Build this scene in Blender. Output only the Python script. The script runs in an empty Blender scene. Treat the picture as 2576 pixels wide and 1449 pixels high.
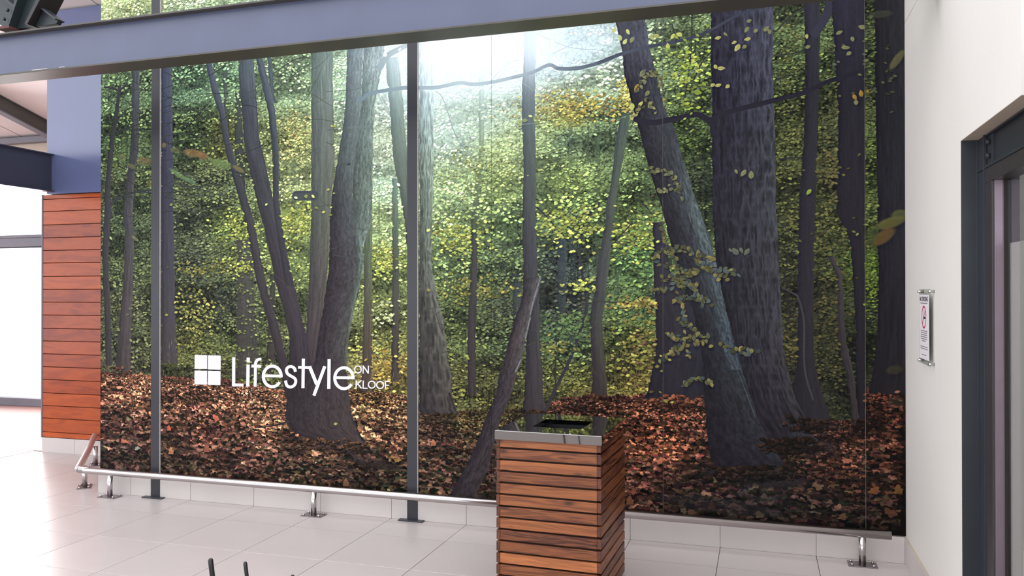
import bpy, bmesh, math, random
import numpy as np
from mathutils import Vector, Matrix

# ---------------------------------------------------------------- camera, world, light, exposure
SC = bpy.context.scene
COL = SC.collection
F, YAW, PITCH, ROLL, CAMZ = 2043.9, 0.29797, 0.004948, -0.000563, 1.70216   # f in pixels of the 2576 px frame
D = 5.5926                     # distance of the mural wall
X0 = -3.8665                   # a tile joint along the wall, 0.6 m tiles


def cam_axes():
    cy, sy, cp, sp = math.cos(YAW), math.sin(YAW), math.cos(PITCH), math.sin(PITCH)
    f = Vector((-sy * cp, cy * cp, sp)); r = Vector((cy, sy, 0)); u = r.cross(f)
    c, s = math.cos(ROLL), math.sin(ROLL)
    return c * r + s * u, -s * r + c * u, f


RIGHT, UP, FWD = cam_axes()
cam = bpy.data.objects.new('camera', bpy.data.cameras.new('camera'))
COL.objects.link(cam)
cam.data.sensor_width = 36.0
cam.data.lens = F / 2576 * 36
cam.data.clip_start = 0.05
m = Matrix((RIGHT, UP, -FWD)).transposed().to_4x4()
m.translation = (0, 0, CAMZ)
cam.matrix_world = m
SC.camera = cam


def at(px, py, Y):
    """point of the plane at depth Y seen at a photograph pixel (for measuring sizes off the photo)"""
    d = RIGHT * ((px - 1288) / F) + UP * ((724.5 - py) / F) + FWD
    return Vector((d.x / d.y * Y, Y, CAMZ + d.z / d.y * Y))


SC.view_settings.view_transform = 'Standard'
SC.view_settings.look = 'None'
SC.view_settings.gamma = 1.0
SC.view_settings.use_curve_mapping = False
SC.view_settings.exposure = 1.03

world = bpy.data.worlds.new('overcast_sky')
SC.world = world
world.use_nodes = True
wn = world.node_tree.nodes
wn['Background'].inputs['Color'].default_value = (0.93, 0.95, 1.0, 1)
wn['Background'].inputs['Strength'].default_value = 1.35


def area_light(name, loc, aim, sx, sy, power, color):
    l = bpy.data.lights.new(name, 'AREA'); l.shape = 'RECTANGLE'; l.size = sx; l.size_y = sy
    l.energy = power; l.color = color
    o = bpy.data.objects.new(name, l); COL.objects.link(o)
    o.location = loc
    o.rotation_euler = (Vector(aim) - Vector(loc)).to_track_quat('-Z', 'Y').to_euler()
    return o


# daylight pouring in through the glazed front on the left
area_light('window_daylight', (-9.3, 9.3, 2.0), (-7.0, 4.5, 0.0), 4.5, 2.6, 170, (1.0, 0.95, 0.94))

# ---------------------------------------------------------------- materials


def new_mat(name):
    mt = bpy.data.materials.new(name); mt.use_nodes = True
    nt = mt.node_tree
    return mt, nt, nt.nodes['Principled BSDF']


def s2l(c):
    return tuple(((v / 255) / 12.92 if v / 255 <= 0.04045 else ((v / 255 + 0.055) / 1.055) ** 2.4) for v in c)


def plain(name, rgb, rough=0.5, metal=0.0, var=0.06, scale=6.0, spec=0.5, bump=0.0, bscale=200, rnd=0.0, stretch=None, keep=False):
    """paint / plaster / tile / steel: base colour broken up by noise, optional fine relief, optional per-object tint"""
    mt, nt, b = new_mat(name)
    c = s2l(rgb)
    if not metal and not keep: c = tuple(v * 0.787 for v in c)
    tc = nt.nodes.new('ShaderNodeTexCoord'); src = tc.outputs['Object']
    if stretch:
        mp = nt.nodes.new('ShaderNodeMapping'); mp.inputs['Scale'].default_value = stretch
        nt.links.new(src, mp.inputs['Vector']); src = mp.outputs['Vector']
    n = nt.nodes.new('ShaderNodeTexNoise'); n.inputs['Scale'].default_value = scale; n.inputs['Detail'].default_value = 5
    nt.links.new(src, n.inputs['Vector'])
    r = nt.nodes.new('ShaderNodeMapRange'); r.inputs['From Min'].default_value = 0.3; r.inputs['From Max'].default_value = 0.7
    r.inputs['To Min'].default_value = 1 - var; r.inputs['To Max'].default_value = 1 + var
    nt.links.new(n.outputs['Fac'], r.inputs['Value'])
    val = r.outputs['Result']
    if rnd:
        oi = nt.nodes.new('ShaderNodeObjectInfo')
        r2 = nt.nodes.new('ShaderNodeMapRange'); r2.inputs['To Min'].default_value = 1 - rnd; r2.inputs['To Max'].default_value = 1 + rnd
        nt.links.new(oi.outputs['Random'], r2.inputs['Value'])
        mm = nt.nodes.new('ShaderNodeMath'); mm.operation = 'MULTIPLY'
        nt.links.new(val, mm.inputs[0]); nt.links.new(r2.outputs['Result'], mm.inputs[1]); val = mm.outputs[0]
    v = nt.nodes.new('ShaderNodeVectorMath'); v.operation = 'SCALE'; v.inputs[0].default_value = c
    nt.links.new(val, v.inputs['Scale'])
    nt.links.new(v.outputs['Vector'], b.inputs['Base Color'])
    b.inputs['Roughness'].default_value = rough; b.inputs['Metallic'].default_value = metal
    b.inputs['Specular IOR Level'].default_value = spec
    if bump:
        n2 = nt.nodes.new('ShaderNodeTexNoise'); n2.inputs['Scale'].default_value = bscale; n2.inputs['Detail'].default_value = 3
        nt.links.new(src, n2.inputs['Vector'])
        bp = nt.nodes.new('ShaderNodeBump'); bp.inputs['Strength'].default_value = bump; bp.inputs['Distance'].default_value = 0.002
        nt.links.new(n2.outputs['Fac'], bp.inputs['Height']); nt.links.new(bp.outputs['Normal'], b.inputs['Normal'])
    return mt


def wood(name, dark, light, rough=0.45, knots=True, along=(1.6, 26, 26), ring=1.0, spec=0.4, tint=0.35, own=False):
    """grain along local X, tone changed per object by its random value"""
    mt, nt, b = new_mat(name)
    N = nt.nodes.new; L = nt.links.new
    tc = N('ShaderNodeTexCoord'); oi = N('ShaderNodeObjectInfo')
    off = N('ShaderNodeVectorMath'); off.operation = 'SCALE'; off.inputs[0].default_value = (37, 19, 53)
    L(oi.outputs['Random'], off.inputs['Scale'])
    ad = N('ShaderNodeVectorMath'); ad.operation = 'ADD'
    L(tc.outputs['Object'], ad.inputs[0]); L(off.outputs['Vector'], ad.inputs[1])
    mp = N('ShaderNodeMapping'); mp.inputs['Scale'].default_value = along
    L(ad.outputs['Vector'], mp.inputs['Vector'])
    big = N('ShaderNodeTexNoise'); big.inputs['Scale'].default_value = 0.8; big.inputs['Detail'].default_value = 2
    big.inputs['Distortion'].default_value = 1.2
    L(mp.outputs['Vector'], big.inputs['Vector'])
    rings = N('ShaderNodeMath'); rings.operation = 'MULTIPLY'; rings.inputs[1].default_value = 34 * ring
    L(big.outputs['Fac'], rings.inputs[0])
    sn = N('ShaderNodeMath'); sn.operation = 'SINE'; L(rings.outputs[0], sn.inputs[0])
    fib = N('ShaderNodeTexNoise'); fib.inputs['Scale'].default_value = 6; fib.inputs['Detail'].default_value = 4
    mp2 = N('ShaderNodeMapping'); mp2.inputs['Scale'].default_value = (along[0], along[1] * 2.2, along[2] * 2.2)
    L(ad.outputs['Vector'], mp2.inputs['Vector']); L(mp2.outputs['Vector'], fib.inputs['Vector'])
    a1 = N('ShaderNodeMath'); a1.operation = 'MULTIPLY_ADD'; a1.inputs[1].default_value = 0.13; L(sn.outputs[0], a1.inputs[0])
    a0 = N('ShaderNodeMath'); a0.operation = 'MULTIPLY_ADD'; a0.inputs[1].default_value = 0.5; a0.inputs[2].default_value = -0.02
    L(fib.outputs['Fac'], a0.inputs[0]); L(a0.outputs[0], a1.inputs[2])
    t = N('ShaderNodeMath'); t.operation = 'MULTIPLY_ADD'; t.inputs[1].default_value = tint * 2
    if own:                                       # tone taken from the object's own colour value
        sx = N('ShaderNodeSeparateColor'); L(oi.outputs['Color'], sx.inputs['Color']); L(sx.outputs['Red'], t.inputs[0])
    else:
        L(oi.outputs['Random'], t.inputs[0])
    tm = N('ShaderNodeMath'); tm.operation = 'SUBTRACT'; tm.inputs[1].default_value = tint - 0.2
    L(a1.outputs[0], tm.inputs[0]); L(tm.outputs[0], t.inputs[2])
    cr = N('ShaderNodeValToRGB')
    cr.color_ramp.elements[0].position = 0.05; cr.color_ramp.elements[0].color = (*s2l(dark), 1)
    cr.color_ramp.elements[1].position = 0.95; cr.color_ramp.elements[1].color = (*s2l(light), 1)
    L(t.outputs[0], cr.inputs['Fac'])
    col = cr.outputs['Color']
    if knots:
        vo = N('ShaderNodeTexVoronoi'); vo.inputs['Scale'].default_value = 1.0
        mp3 = N('ShaderNodeMapping'); mp3.inputs['Scale'].default_value = (5, 11, 11)
        L(ad.outputs['Vector'], mp3.inputs['Vector']); L(mp3.outputs['Vector'], vo.inputs['Vector'])
        kr = N('ShaderNodeMapRange'); kr.inputs['From Min'].default_value = 0.05; kr.inputs['From Max'].default_value = 0.2
        kr.inputs['To Min'].default_value = 0.3; kr.inputs['To Max'].default_value = 1.0
        L(vo.outputs['Distance'], kr.inputs['Value'])
        mx = N('ShaderNodeVectorMath'); mx.operation = 'SCALE'; L(col, mx.inputs[0]); L(kr.outputs['Result'], mx.inputs['Scale'])
        col = mx.outputs['Vector']
    L(col, b.inputs['Base Color'])
    b.inputs['Roughness'].default_value = rough; b.inputs['Specular IOR Level'].default_value = spec
    return mt


def glass_mat(name, tint=(1, 1, 1), refl=0.08, rough=0.0):
    mt, nt, b = new_mat(name)
    nt.nodes.remove(b)
    out = nt.nodes['Material Output']
    tr = nt.nodes.new('ShaderNodeBsdfTransparent'); tr.inputs['Color'].default_value = (*tint, 1)
    gl = nt.nodes.new('ShaderNodeBsdfGlossy'); gl.inputs['Roughness'].default_value = rough
    fr = nt.nodes.new('ShaderNodeFresnel'); fr.inputs['IOR'].default_value = 1.5
    nz = nt.nodes.new('ShaderNodeTexNoise'); nz.inputs['Scale'].default_value = 1.5
    ml = nt.nodes.new('ShaderNodeMath'); ml.operation = 'MULTIPLY_ADD'; ml.inputs[1].default_value = 0.03
    nt.links.new(nz.outputs['Fac'], ml.inputs[0]); nt.links.new(fr.outputs['Fac'], ml.inputs[2])
    ge = nt.nodes.new('ShaderNodeNewGeometry')
    inv = nt.nodes.new('ShaderNodeMath'); inv.operation = 'SUBTRACT'; inv.inputs[0].default_value = 1.0
    nt.links.new(ge.outputs['Backfacing'], inv.inputs[1])
    ml2 = nt.nodes.new('ShaderNodeMath'); ml2.operation = 'MULTIPLY'
    nt.links.new(ml.outputs[0], ml2.inputs[0]); nt.links.new(inv.outputs[0], ml2.inputs[1]); ml = ml2
    mx = nt.nodes.new('ShaderNodeMixShader')
    nt.links.new(ml.outputs[0], mx.inputs['Fac']); nt.links.new(tr.outputs[0], mx.inputs[1]); nt.links.new(gl.outputs[0], mx.inputs[2])
    nt.links.new(mx.outputs[0], out.inputs['Surface'])
    return mt


M = {}
M['tile'] = plain('porcelain_floor_tile', (210, 199, 196), 0.3, var=0.03, scale=2.5, rnd=0.025, spec=0.45, bump=0.05, bscale=30)
M['skirt'] = plain('porcelain_skirting', (216, 207, 203), 0.35, var=0.03, scale=3, rnd=0.02)
M['grout'] = plain('grout', (120, 108, 105), 0.9, var=0.1, scale=30)
M['timber_floor'] = wood('timber_floor', (132, 92, 84), (164, 124, 116), 0.3, knots=False, tint=0.1)
M['plaster'] = plain('cream_plaster', (245, 239, 232), 0.7, var=0.02, scale=1.5, spec=0.25, bump=0.25, bscale=120)
M['reveal'] = plain('plaster_reveal', (205, 190, 172), 0.8, var=0.05, scale=9, bump=0.3, bscale=90)
M['ceiling'] = plain('white_ceiling_board', (238, 228, 226), 0.8, var=0.02, scale=2)
M['bulk'] = plain('blue_grey_gloss_paint', (104, 114, 156), 0.13, var=0.02, scale=2, spec=1.0)
M['steel'] = plain('blue_grey_steel_paint', (86, 92, 118), 0.36, var=0.05, scale=4, spec=0.6, bump=0.12, bscale=60)
M['flange'] = plain('shaded_and_dark_steel', (84, 80, 74), 0.45, var=0.08, scale=5, spec=0.4)  # beam flanges: shade put into the web's steel colour; also dark rafter steel
M['darksteel'] = plain('dark_steel_paint', (52, 55, 62), 0.4, var=0.1, scale=5, spec=0.4)
M['post'] = plain('charcoal_post_paint', (52, 52, 58), 0.3, var=0.08, scale=5, spec=0.4, bump=0.15, bscale=80)
M['chip_highlight'] = plain('chipped_edge_highlight', (190, 184, 180), 0.6, var=0.15, scale=40)  # chipped beam patches, and the highlight painted on the post edges
M['oxide'] = plain('red_oxide_primer', (96, 52, 48), 0.7, var=0.2, scale=30)
M['strut'] = plain('green_black_steel_paint', (42, 51, 53), 0.42, var=0.1, scale=7, spec=0.45)
M['strut_dark'] = plain('dark_maroon_edge_paint', (34, 27, 29), 0.5, var=0.1, scale=7)
M['beam_dark'] = plain('dark_blue_beam_paint', (62, 66, 84), 0.4, var=0.06, scale=5, spec=0.6)
M['inox'] = plain('brushed_stainless', (190, 184, 183), 0.2, metal=1.0, var=0.05, scale=8, stretch=(1, 30, 30))
M['inox_satin'] = plain('satin_stainless', (196, 186, 186), 0.5, metal=1.0, var=0.05, scale=8)
M['inox_dark'] = plain('stainless_plate', (140, 132, 134), 0.3, metal=1.0, var=0.08, scale=20)
M['mirror'] = plain('polished_stainless_lid', (196, 196, 194), 0.035, metal=1.0, var=0.02, scale=3)
M['liner'] = plain('black_bin_liner', (16, 16, 20), 0.4, var=0.2, scale=20)
M['slat'] = wood('oiled_hardwood_slat', (56, 22, 14), (172, 104, 60), 0.42, tint=0.42, ring=0.8, own=True)
M['endgrain'] = wood('hardwood_end_grain', (56, 30, 22), (112, 64, 44), 0.6, knots=False, along=(20, 20, 20), tint=0.25)
M['frame'] = plain('bin_inner_frame', (34, 20, 16), 0.7, var=0.2, scale=20)
M['clad'] = wood('red_timber_cladding', (122, 42, 8), (184, 82, 22), 0.22, knots=False, along=(2.2, 12, 12), ring=0.4, spec=0.5, tint=0.25)
M['white'] = plain('white_cut_vinyl', (230, 224, 235), 0.5, var=0.01, scale=3, spec=0.2, keep=True)
M['rod'] = plain('black_rod', (28, 22, 26), 0.35, var=0.1, scale=30)
M['aluminium'] = plain('pinkish_anodised_frame', (128, 114, 122), 0.35, metal=0.6, var=0.05, scale=10)
M['doorframe'] = plain('brown_black_door_frame', (60, 55, 57), 0.4, var=0.08, scale=6)
M['winframe'] = plain('grey_window_frame', (118, 114, 124), 0.4, var=0.05, scale=5)
M['glass'] = glass_mat('clear_glass')
M['acrylic'] = glass_mat('clear_acrylic', (0.96, 0.98, 0.96))
M['film'] = plain('frosted_vinyl_film', (176, 174, 168), 0.5, var=0.03, scale=1.2)
M['paper'] = plain('notice_paper', (226, 218, 222), 0.6, var=0.01, keep=True)
M['ink'] = plain('black_ink', (52, 46, 50), 0.6, var=0.05)
M['fineink'] = plain('grey_ink', (128, 120, 126), 0.6, var=0.05)
M['red'] = plain('red_ink', (196, 40, 66), 0.6, var=0.05)
M['ground'] = plain('pale_paving', (225, 220, 214), 0.8, var=0.04, scale=1)
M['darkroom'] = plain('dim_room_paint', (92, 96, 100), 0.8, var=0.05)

# ---------------------------------------------------------------- mesh helpers


def bm_box(bm, x0, x1, y0, y1, z0, z1):
    vs = [bm.verts.new(p) for p in ((x0, y0, z0), (x1, y0, z0), (x1, y1, z0), (x0, y1, z0), (x0, y0, z1), (x1, y0, z1), (x1, y1, z1), (x0, y1, z1))]
    for f in ((3, 2, 1, 0), (4, 5, 6, 7), (0, 1, 5, 4), (1, 2, 6, 5), (2, 3, 7, 6), (3, 0, 4, 7)):
        bm.faces.new([vs[i] for i in f])


def bm_prism(bm, pts, d):
    """polygon (list of 3D points) pushed along vector d"""
    d = Vector(d)
    a = [bm.verts.new(p) for p in pts]; b = [bm.verts.new(Vector(p) + d) for p in pts]
    n = len(pts)
    bm.faces.new(a[::-1]); bm.faces.new(b)
    for i in range(n):
        bm.faces.new((a[i], a[(i + 1) % n], b[(i + 1) % n], b[i]))
    bmesh.ops.recalc_face_normals(bm, faces=bm.faces)


def bm_tube(bm, path, r, n=20, caps=True):
    path = [Vector(p) for p in path]; rings = []
    for i, p in enumerate(path):
        if i == 0: t = path[1] - p
        elif i == len(path) - 1: t = p - path[i - 1]
        else: t = (path[i + 1] - p).normalized() + (p - path[i - 1]).normalized()
        t.normalize()
        ref = Vector((0, 0, 1)) if abs(t.z) < 0.9 else Vector((1, 0, 0))
        a = t.cross(ref).normalized(); b = a.cross(t)
        k = 1.0
        if 0 < i < len(path) - 1:
            k = 1 / max(0.3, (path[i + 1] - p).normalized().dot(t))
        rr = r[i] if isinstance(r, (list, tuple)) else r
        # mitre: stretch in the bend plane
        bend = ((path[i + 1] - p).normalized() - (p - path[i - 1]).normalized()) if 0 < i < len(path) - 1 else Vector()
        ring = []
        for q in range(n):
            v = a * math.cos(2 * math.pi * q / n) * rr + b * math.sin(2 * math.pi * q / n) * rr
            if bend.length > 1e-4:
                bd = bend.normalized(); v = v + bd * v.dot(bd) * (k - 1)
            ring.append(bm.verts.new(p + v))
        rings.append(ring)
    for i in range(len(rings) - 1):
        for q in range(n):
            f = bm.faces.new((rings[i][q], rings[i][(q + 1) % n], rings[i + 1][(q + 1) % n], rings[i + 1][q])); f.smooth = True
    if caps:
        bm.faces.new(rings[0]); bm.faces.new(rings[-1][::-1])
    bmesh.ops.recalc_face_normals(bm, faces=bm.faces)


def obj(name, bm, mat, parent=None, bevel=0.0, seg=2):
    if bevel:
        bmesh.ops.bevel(bm, geom=list(bm.edges), offset=bevel, segments=seg, affect='EDGES', profile=0.6)
    me = bpy.data.meshes.new(name); bm.to_mesh(me); bm.free()
    me.materials.append(mat)
    o = bpy.data.objects.new(name, me); COL.objects.link(o)
    if parent: o.parent = parent
    return o


def boxo(name, dims, mat, parent=None, bevel=0.0):
    bm = bmesh.new(); bm_box(bm, *dims)
    return obj(name, bm, mat, parent, bevel)


def empty(name, loc=(0, 0, 0), label=None, cat=None, group=None, kind=None, rotz=0.0):
    o = bpy.data.objects.new(name, None); COL.objects.link(o); o.location = loc; o.rotation_euler = (0, 0, rotz)
    o.empty_display_size = 0.1
    return tag(o, label, cat, group, kind)


def tag(o, label=None, cat=None, group=None, kind=None):
    if label: o['label'] = label
    if cat: o['category'] = cat
    if group: o['group'] = group
    if kind: o['kind'] = kind
    return o


def dup(src, name, loc, parent, rotz=0.0):
    o = src.copy(); COL.objects.link(o); o.name = name; o.parent = parent; o.location = loc; o.rotation_euler = (0, 0, rotz)
    return o


# ---------------------------------------------------------------- the room
RX = 0.863        # face of the right-hand wall
WY = 6.835        # face of the timber-clad wall
WINY = 9.53       # glazed front
SK = 0.165        # skirting height

# floor and its tiles
fl = tag(boxo('floor', (-14, 4.0, -3.0, 9.6, -0.2, -0.008), M['grout']), kind='structure')
rng = random.Random(4)
bm = bmesh.new(); bm_box(bm, 0.002, 0.598, 0.002, 0.598, -0.008, 0.0)
tile0 = obj('tile', bm, M['tile'], fl, bevel=0.0012, seg=1)
first = True
R1 = D - 0.4076
for k in range(-8, 8):
    for j in range(-4, 8):
        x = X0 + 0.6 * k; y = R1 - 0.6 * (j + 1)
        if y >= D - 0.45 and x > -5.5:           # cut row at the wall, made below
            continue
        if x > RX or y < 0.4 or x + 0.6 < -7.46 or y > WY - 0.02: continue
        if x < -7.47 or y + 0.6 > WY - 0.012:
            boxo('tile', (max(x, -7.47) + 0.002, x + 0.598, y + 0.002, min(y + 0.598, WY - 0.013), -0.008, 0), M['tile'], fl)
            continue
        if x + 0.6 > RX:
            o = boxo('tile', (x + 0.002, RX - 0.006, y + 0.002, y + 0.598, -0.008, 0), M['tile'], fl)
            continue
        if first:
            tile0.location = (x, y, 0); first = False
        else:
            dup(tile0, 'tile', (x, y, 0), fl)
# cut tiles against the mural wall, and those up to the timber-clad wall
for k in range(-2, 8):
    x = X0 + 0.6 * k
    boxo('tile', (max(x, -5.6) + 0.002, min(x + 0.598, RX - 0.006), R1 + 0.002, D - 0.008, -0.008, 0), M['tile'], fl)
# darker timber boards by the glazed front
tf = tag(boxo('floor', (-16, -5.0, WY + 0.03, 9.48, -0.008, -0.0005), M['timber_floor']), kind='structure')
tf2 = boxo('plank', (-16, -7.49, 2.0, WY + 0.03, -0.008, -0.001), M['timber_floor'], tf)

# mural wall
wb = tag(boxo('wall_back', (-5.385, RX, D + 0.005, WY, -0.0, 5.2), M['plaster']), kind='structure')

# skirting of the mural wall: tiles between the joints, notched for the two posts
bb = empty('baseboard_back', (0, D, 0), kind='structure')
POSTS = ((-4.856, -4.770), (-2.535, -2.452))
xs = [-5.405] + [X0 + 0.6 * k for k in range(-2, 8)] + [RX - 0.008]
for a, b in zip(xs[:-1], xs[1:]):
    cuts = [(a + 0.0015, b - 0.0015)]
    for p0, p1 in POSTS:
        nc = []
        for c0, c1 in cuts:
            if p0 < c1 and p1 > c0:
                if p0 - c0 > 0.01: nc.append((c0, p0 - 0.001))
                if c1 - p1 > 0.01: nc.append((p1 + 0.001, c1))
            else: nc.append((c0, c1))
        cuts = nc
    for c0, c1 in cuts:
        boxo('tile', (c0, c1, -0.006, 0.005, 0.0, SK), M['skirt'], bb, bevel=0.001)
boxo('top_joint', (-5.4, RX - 0.008, 0.0, 0.005, SK, SK + 0.006), M['grout'], bb)

# right wall with the door opening, its skirting
wr = empty('wall_right', (RX, 0, 0), kind='structure')
bm = bmesh.new()
bm_box(bm, 0, 0.28, 4.107, D + 0.4, 0, 2.385)
bm_box(bm, 0, 0.28, 3.212, D + 0.4, 2.385, 3.386)
bm_box(bm, 0, 0.28, 3.212, D + 0.4, 3.390, 5.2)
obj('panel', bm, M['plaster'], wr)
boxo('panel', (0.004, 0.27, 3.3, D + 0.3, 3.386, 3.390), M['reveal'], wr)
bm = bmesh.new(); bm_box(bm, 0.0008, 0.27, 3.22, 4.107, 2.3835, 2.3852); obj('soffit', bm, M['reveal'], wr)
br = empty('baseboard_right', (RX, 0, 0), kind='structure')
for y0, y1 in ((4.107, 4.4), (4.403, 5.0), (5.003, D - 0.007)):
    boxo('tile', (-0.009, 0, y0, y1, 0, 0.157), M['skirt'], br, bevel=0.001)
bm = bmesh.new()
bm_prism(bm, [(-0.008, 4.107, 0.157), (0.0, 4.107, 0.157), (0.0, 4.107, 0.172)], (0, D - 0.007 - 4.107, 0))
obj('sealant', bm, M['reveal'], br)

# unseen header added behind the viewer, its dark reflection shades the glossy bulkhead
tag(boxo('reflection_header', (-16, 4.0, -4.3, -4.0, 3.75, 4.85), M['darkroom']), kind='structure')

# timber-clad wall on the left, tiled base below, blue-grey bulkhead above
wl = tag(boxo('wall_left', (-7.345, -5.39, WY + 0.012, WY + 0.25, 0.0, 2.74), M['frame']), kind='structure')
zs = [2.742, 2.694, 2.564, 2.421, 2.283, 2.148, 2.014, 1.871, 1.733, 1.598, 1.46, 1.317, 1.183, 1.046, 0.908, 0.772, 0.63, 0.495, 0.361, 0.215, 0.158]
for i, (z1, z0) in enumerate(zip(zs[:-1], zs[1:])):
    bm = bmesh.new(); h = z1 - z0
    bm_box(bm, -0.97, 0.97, 0, 0.02, 0.003, h - 0.003)
    o = obj('plank', bm, M['clad'], wl, bevel=0.002, seg=1)
    o.location = (-6.37, WY - 0.008, z0)
boxo('edge_trim', (-7.358, -7.340, WY - 0.012, WY + 0.25, 0.155, 2.742), M['winframe'], wl)
for x0, x1 in ((-7.345, -6.908), (-6.905, -6.308), (-6.305, -5.71), (-5.707, -5.395)):
    boxo('base_tile', (x0, x1, WY - 0.012, WY + 0.012, 0.0, 0.155), M['skirt'], wl, bevel=0.001)
tag(boxo('wall_upper_left', (-7.262, -5.388, WY - 0.035, WY + 0.25, 2.745, 4.686), M['bulk'], bevel=0.003), kind='structure')


# sloping ceiling
def cz(y): return 4.70 - 0.251 * (y - WY)


bm = bmesh.new()
bm_prism(bm, [(-16, 4.2, cz(4.2)), (-16, 9.6, cz(9.6)), (-16, 9.6, cz(9.6) + 0.12), (-16, 4.2, cz(4.2) + 0.12)], (10.61, 0, 0))
ce = tag(obj('ceiling', bm, M['ceiling']), kind='structure')
for xj in (-6.62, -7.9, -10.6, -12):
    bm = bmesh.new()
    bm_prism(bm, [(xj, 4.3, cz(4.3) - 0.002), (xj, 9.5, cz(9.5) - 0.002), (xj, 9.5, cz(9.5)), (xj, 4.3, cz(4.3))], (0.008, 0, 0))
    obj('joint_strip', bm, M['grout'], ce)

# glazed front
wi = empty('window_1', (-11.7, WINY, 0), kind='structure')
xw0, xw1 = -4.3, 4.2


def wbox(n, z0, z1, y0=-0.05, y1=0.05, mat='winframe', x0=xw0, x1=xw1): return boxo(n, (x0, x1, y0, y1, z0, z1), M[mat], wi, bevel=0.004)


wbox('sill', 0.0, 0.115); wbox('transom', 2.385, 2.52); wbox('transom_lip', 2.52, 2.56, -0.07, 0.05)
wbox('transom_groove', 2.37, 2.385, -0.03, 0.04, 'darksteel')
wbox('head', 3.32, 3.42); wbox('head_panel', 3.42, 3.93, -0.02, 0.06, 'reveal'); wbox('edge_beam', 3.93, 4.015, -0.12, 0.06)
for x in (-4.3, -1.2, 4.1): boxo('mullion', (x, x + 0.08, -0.05, 0.05, 0.115, 3.32), M['winframe'], wi)
for x0, x1 in ((-4.22, -1.2), (-1.12, 4.1)):
    boxo('pane', (x0, x1, -0.005, 0.005, 0.115, 2.37), M['glass'], wi)
    boxo('pane', (x0, x1, -0.005, 0.005, 2.56, 3.32), M['glass'], wi)
tag(boxo('ground', (-60, 30, 9.62, 80, -0.3, -0.05), M['ground']), kind='structure')

# door in the right wall: steel column, lintel, frame, glass with frosted film
dr = empty('door_1', (RX, 3.6, 0), kind='structure')


def dbox(n, x0, x1, y0, y1, z0, z1, mat, bev=0.0, par=None): return boxo(n, (x0, x1, y0 - 3.6, y1 - 3.6, z0, z1), M[mat], par or dr, bev)


# x measured from the wall face into the opening
col = dbox('column', 0.068, 0.20, 3.982, 4.106, 0.0, 2.383, 'darksteel')
dbox('column_flange', 0.0, 0.068, 4.098, 4.1065, 0.0, 2.383, 'darksteel', 0.001)
dbox('flange_lip', 0.060, 0.072, 4.094, 4.104, 0.0, 2.383, 'darksteel', 0.001)
dbox('flange_lip', 0.060, 0.072, 3.972, 3.984, 0.0, 2.383, 'darksteel', 0.001)
li = dbox('lintel', 0.085, 0.20, 2.6, 3.972, 2.255, 2.383, 'darksteel')
dbox('lintel_flange', 0.062, 0.2, 2.6, 4.105, 2.236, 2.248, 'darksteel', 0.001)
dbox('lintel_flange', 0.066, 0.2, 2.6, 3.972, 2.375, 2.383, 'darksteel', 0.001)
pl = dbox('end_plate', 0.074, 0.086, 3.885, 3.972, 2.25, 2.375, 'darksteel', 0.001)
for z in (2.285, 2.345):
    bm = bmesh.new(); bm_tube(bm, [(0.058, 3.925 - 3.6, z), (0.076, 3.925 - 3.6, z)], 0.012, 6); obj('bolt', bm, M['darksteel'], dr)
dbox('frame_head', 0.066, 0.14, 2.6, 3.972, 2.172, 2.236, 'doorframe', 0.002)
dbox('frame_jamb', 0.066, 0.14, 3.868, 3.972, 0.0, 2.172, 'doorframe', 0.002)
dbox('sash_stile', 0.074, 0.115, 3.856, 3.868, 0.0, 2.172, 'aluminium', 0.001)
dbox('gasket', 0.108, 0.118, 3.842, 3.856, 0.0, 2.172, 'frame')
dbox('sash_rail', 0.08, 0.118, 2.6, 3.856, 0.0, 0.12, 'aluminium', 0.001)
dbox('pane', 0.120, 0.126, 2.6, 3.852, 0.0, 2.172, 'glass')
dbox('film', 0.1275, 0.1285, 2.6, 3.852, 0.0, 1.905, 'film')
dbox('pane_line', 0.1175, 0.119, 3.592, 3.596, 0.735, 2.172, 'film')  # thin pale lines on the pane, upright and level
dbox('pane_line', 0.1175, 0.119, 2.6, 3.596, 0.725, 0.735, 'film')
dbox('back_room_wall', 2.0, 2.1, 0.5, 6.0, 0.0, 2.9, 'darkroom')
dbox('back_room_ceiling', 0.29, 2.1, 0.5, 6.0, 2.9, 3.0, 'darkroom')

# ---------------------------------------------------------------- steelwork


def ibeam_x(name, x0, x1, yf, yb, z0, z1, tf, tw, label, cat, web_mat, fl_mat):
    """I-section along X; yf front flange edge, yb back flange edge"""
    yc = (yf + yb) / 2
    r = empty(name, ((x0 + x1) / 2, yc, z0), label, cat)
    h = (x1 - x0) / 2; w = (yb - yf) / 2
    boxo('web', (-h, h, -tw / 2, tw / 2, tf, z1 - z0 - tf), web_mat, r)
    boxo('bottom_flange', (-h, h, -w, w, 0, tf), fl_mat, r, bevel=0.002)
    boxo('top_flange', (-h, h, -w, w, z1 - z0 - tf, z1 - z0), fl_mat, r, bevel=0.002)
    return r


big = ibeam_x('steel_beam', -11.0, RX - 0.002, 4.505, 4.70, 3.264, 3.572, 0.012, 0.08,
              'long blue-grey steel I-beam spanning the top of the photo before the mural', 'beam', M['steel'], M['flange'])
big.rotation_euler = (0, 0, math.radians(-0.35))
for px in (96, 165):
    x = at(px, 190, 4.52).x - big.location.x
    boxo('chipped_patch', (x - 0.04, x + (0.10 if px < 120 else 0.01), -0.0985, -0.097, 0.0115, 0.0165), M['chip_highlight'], big)

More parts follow.
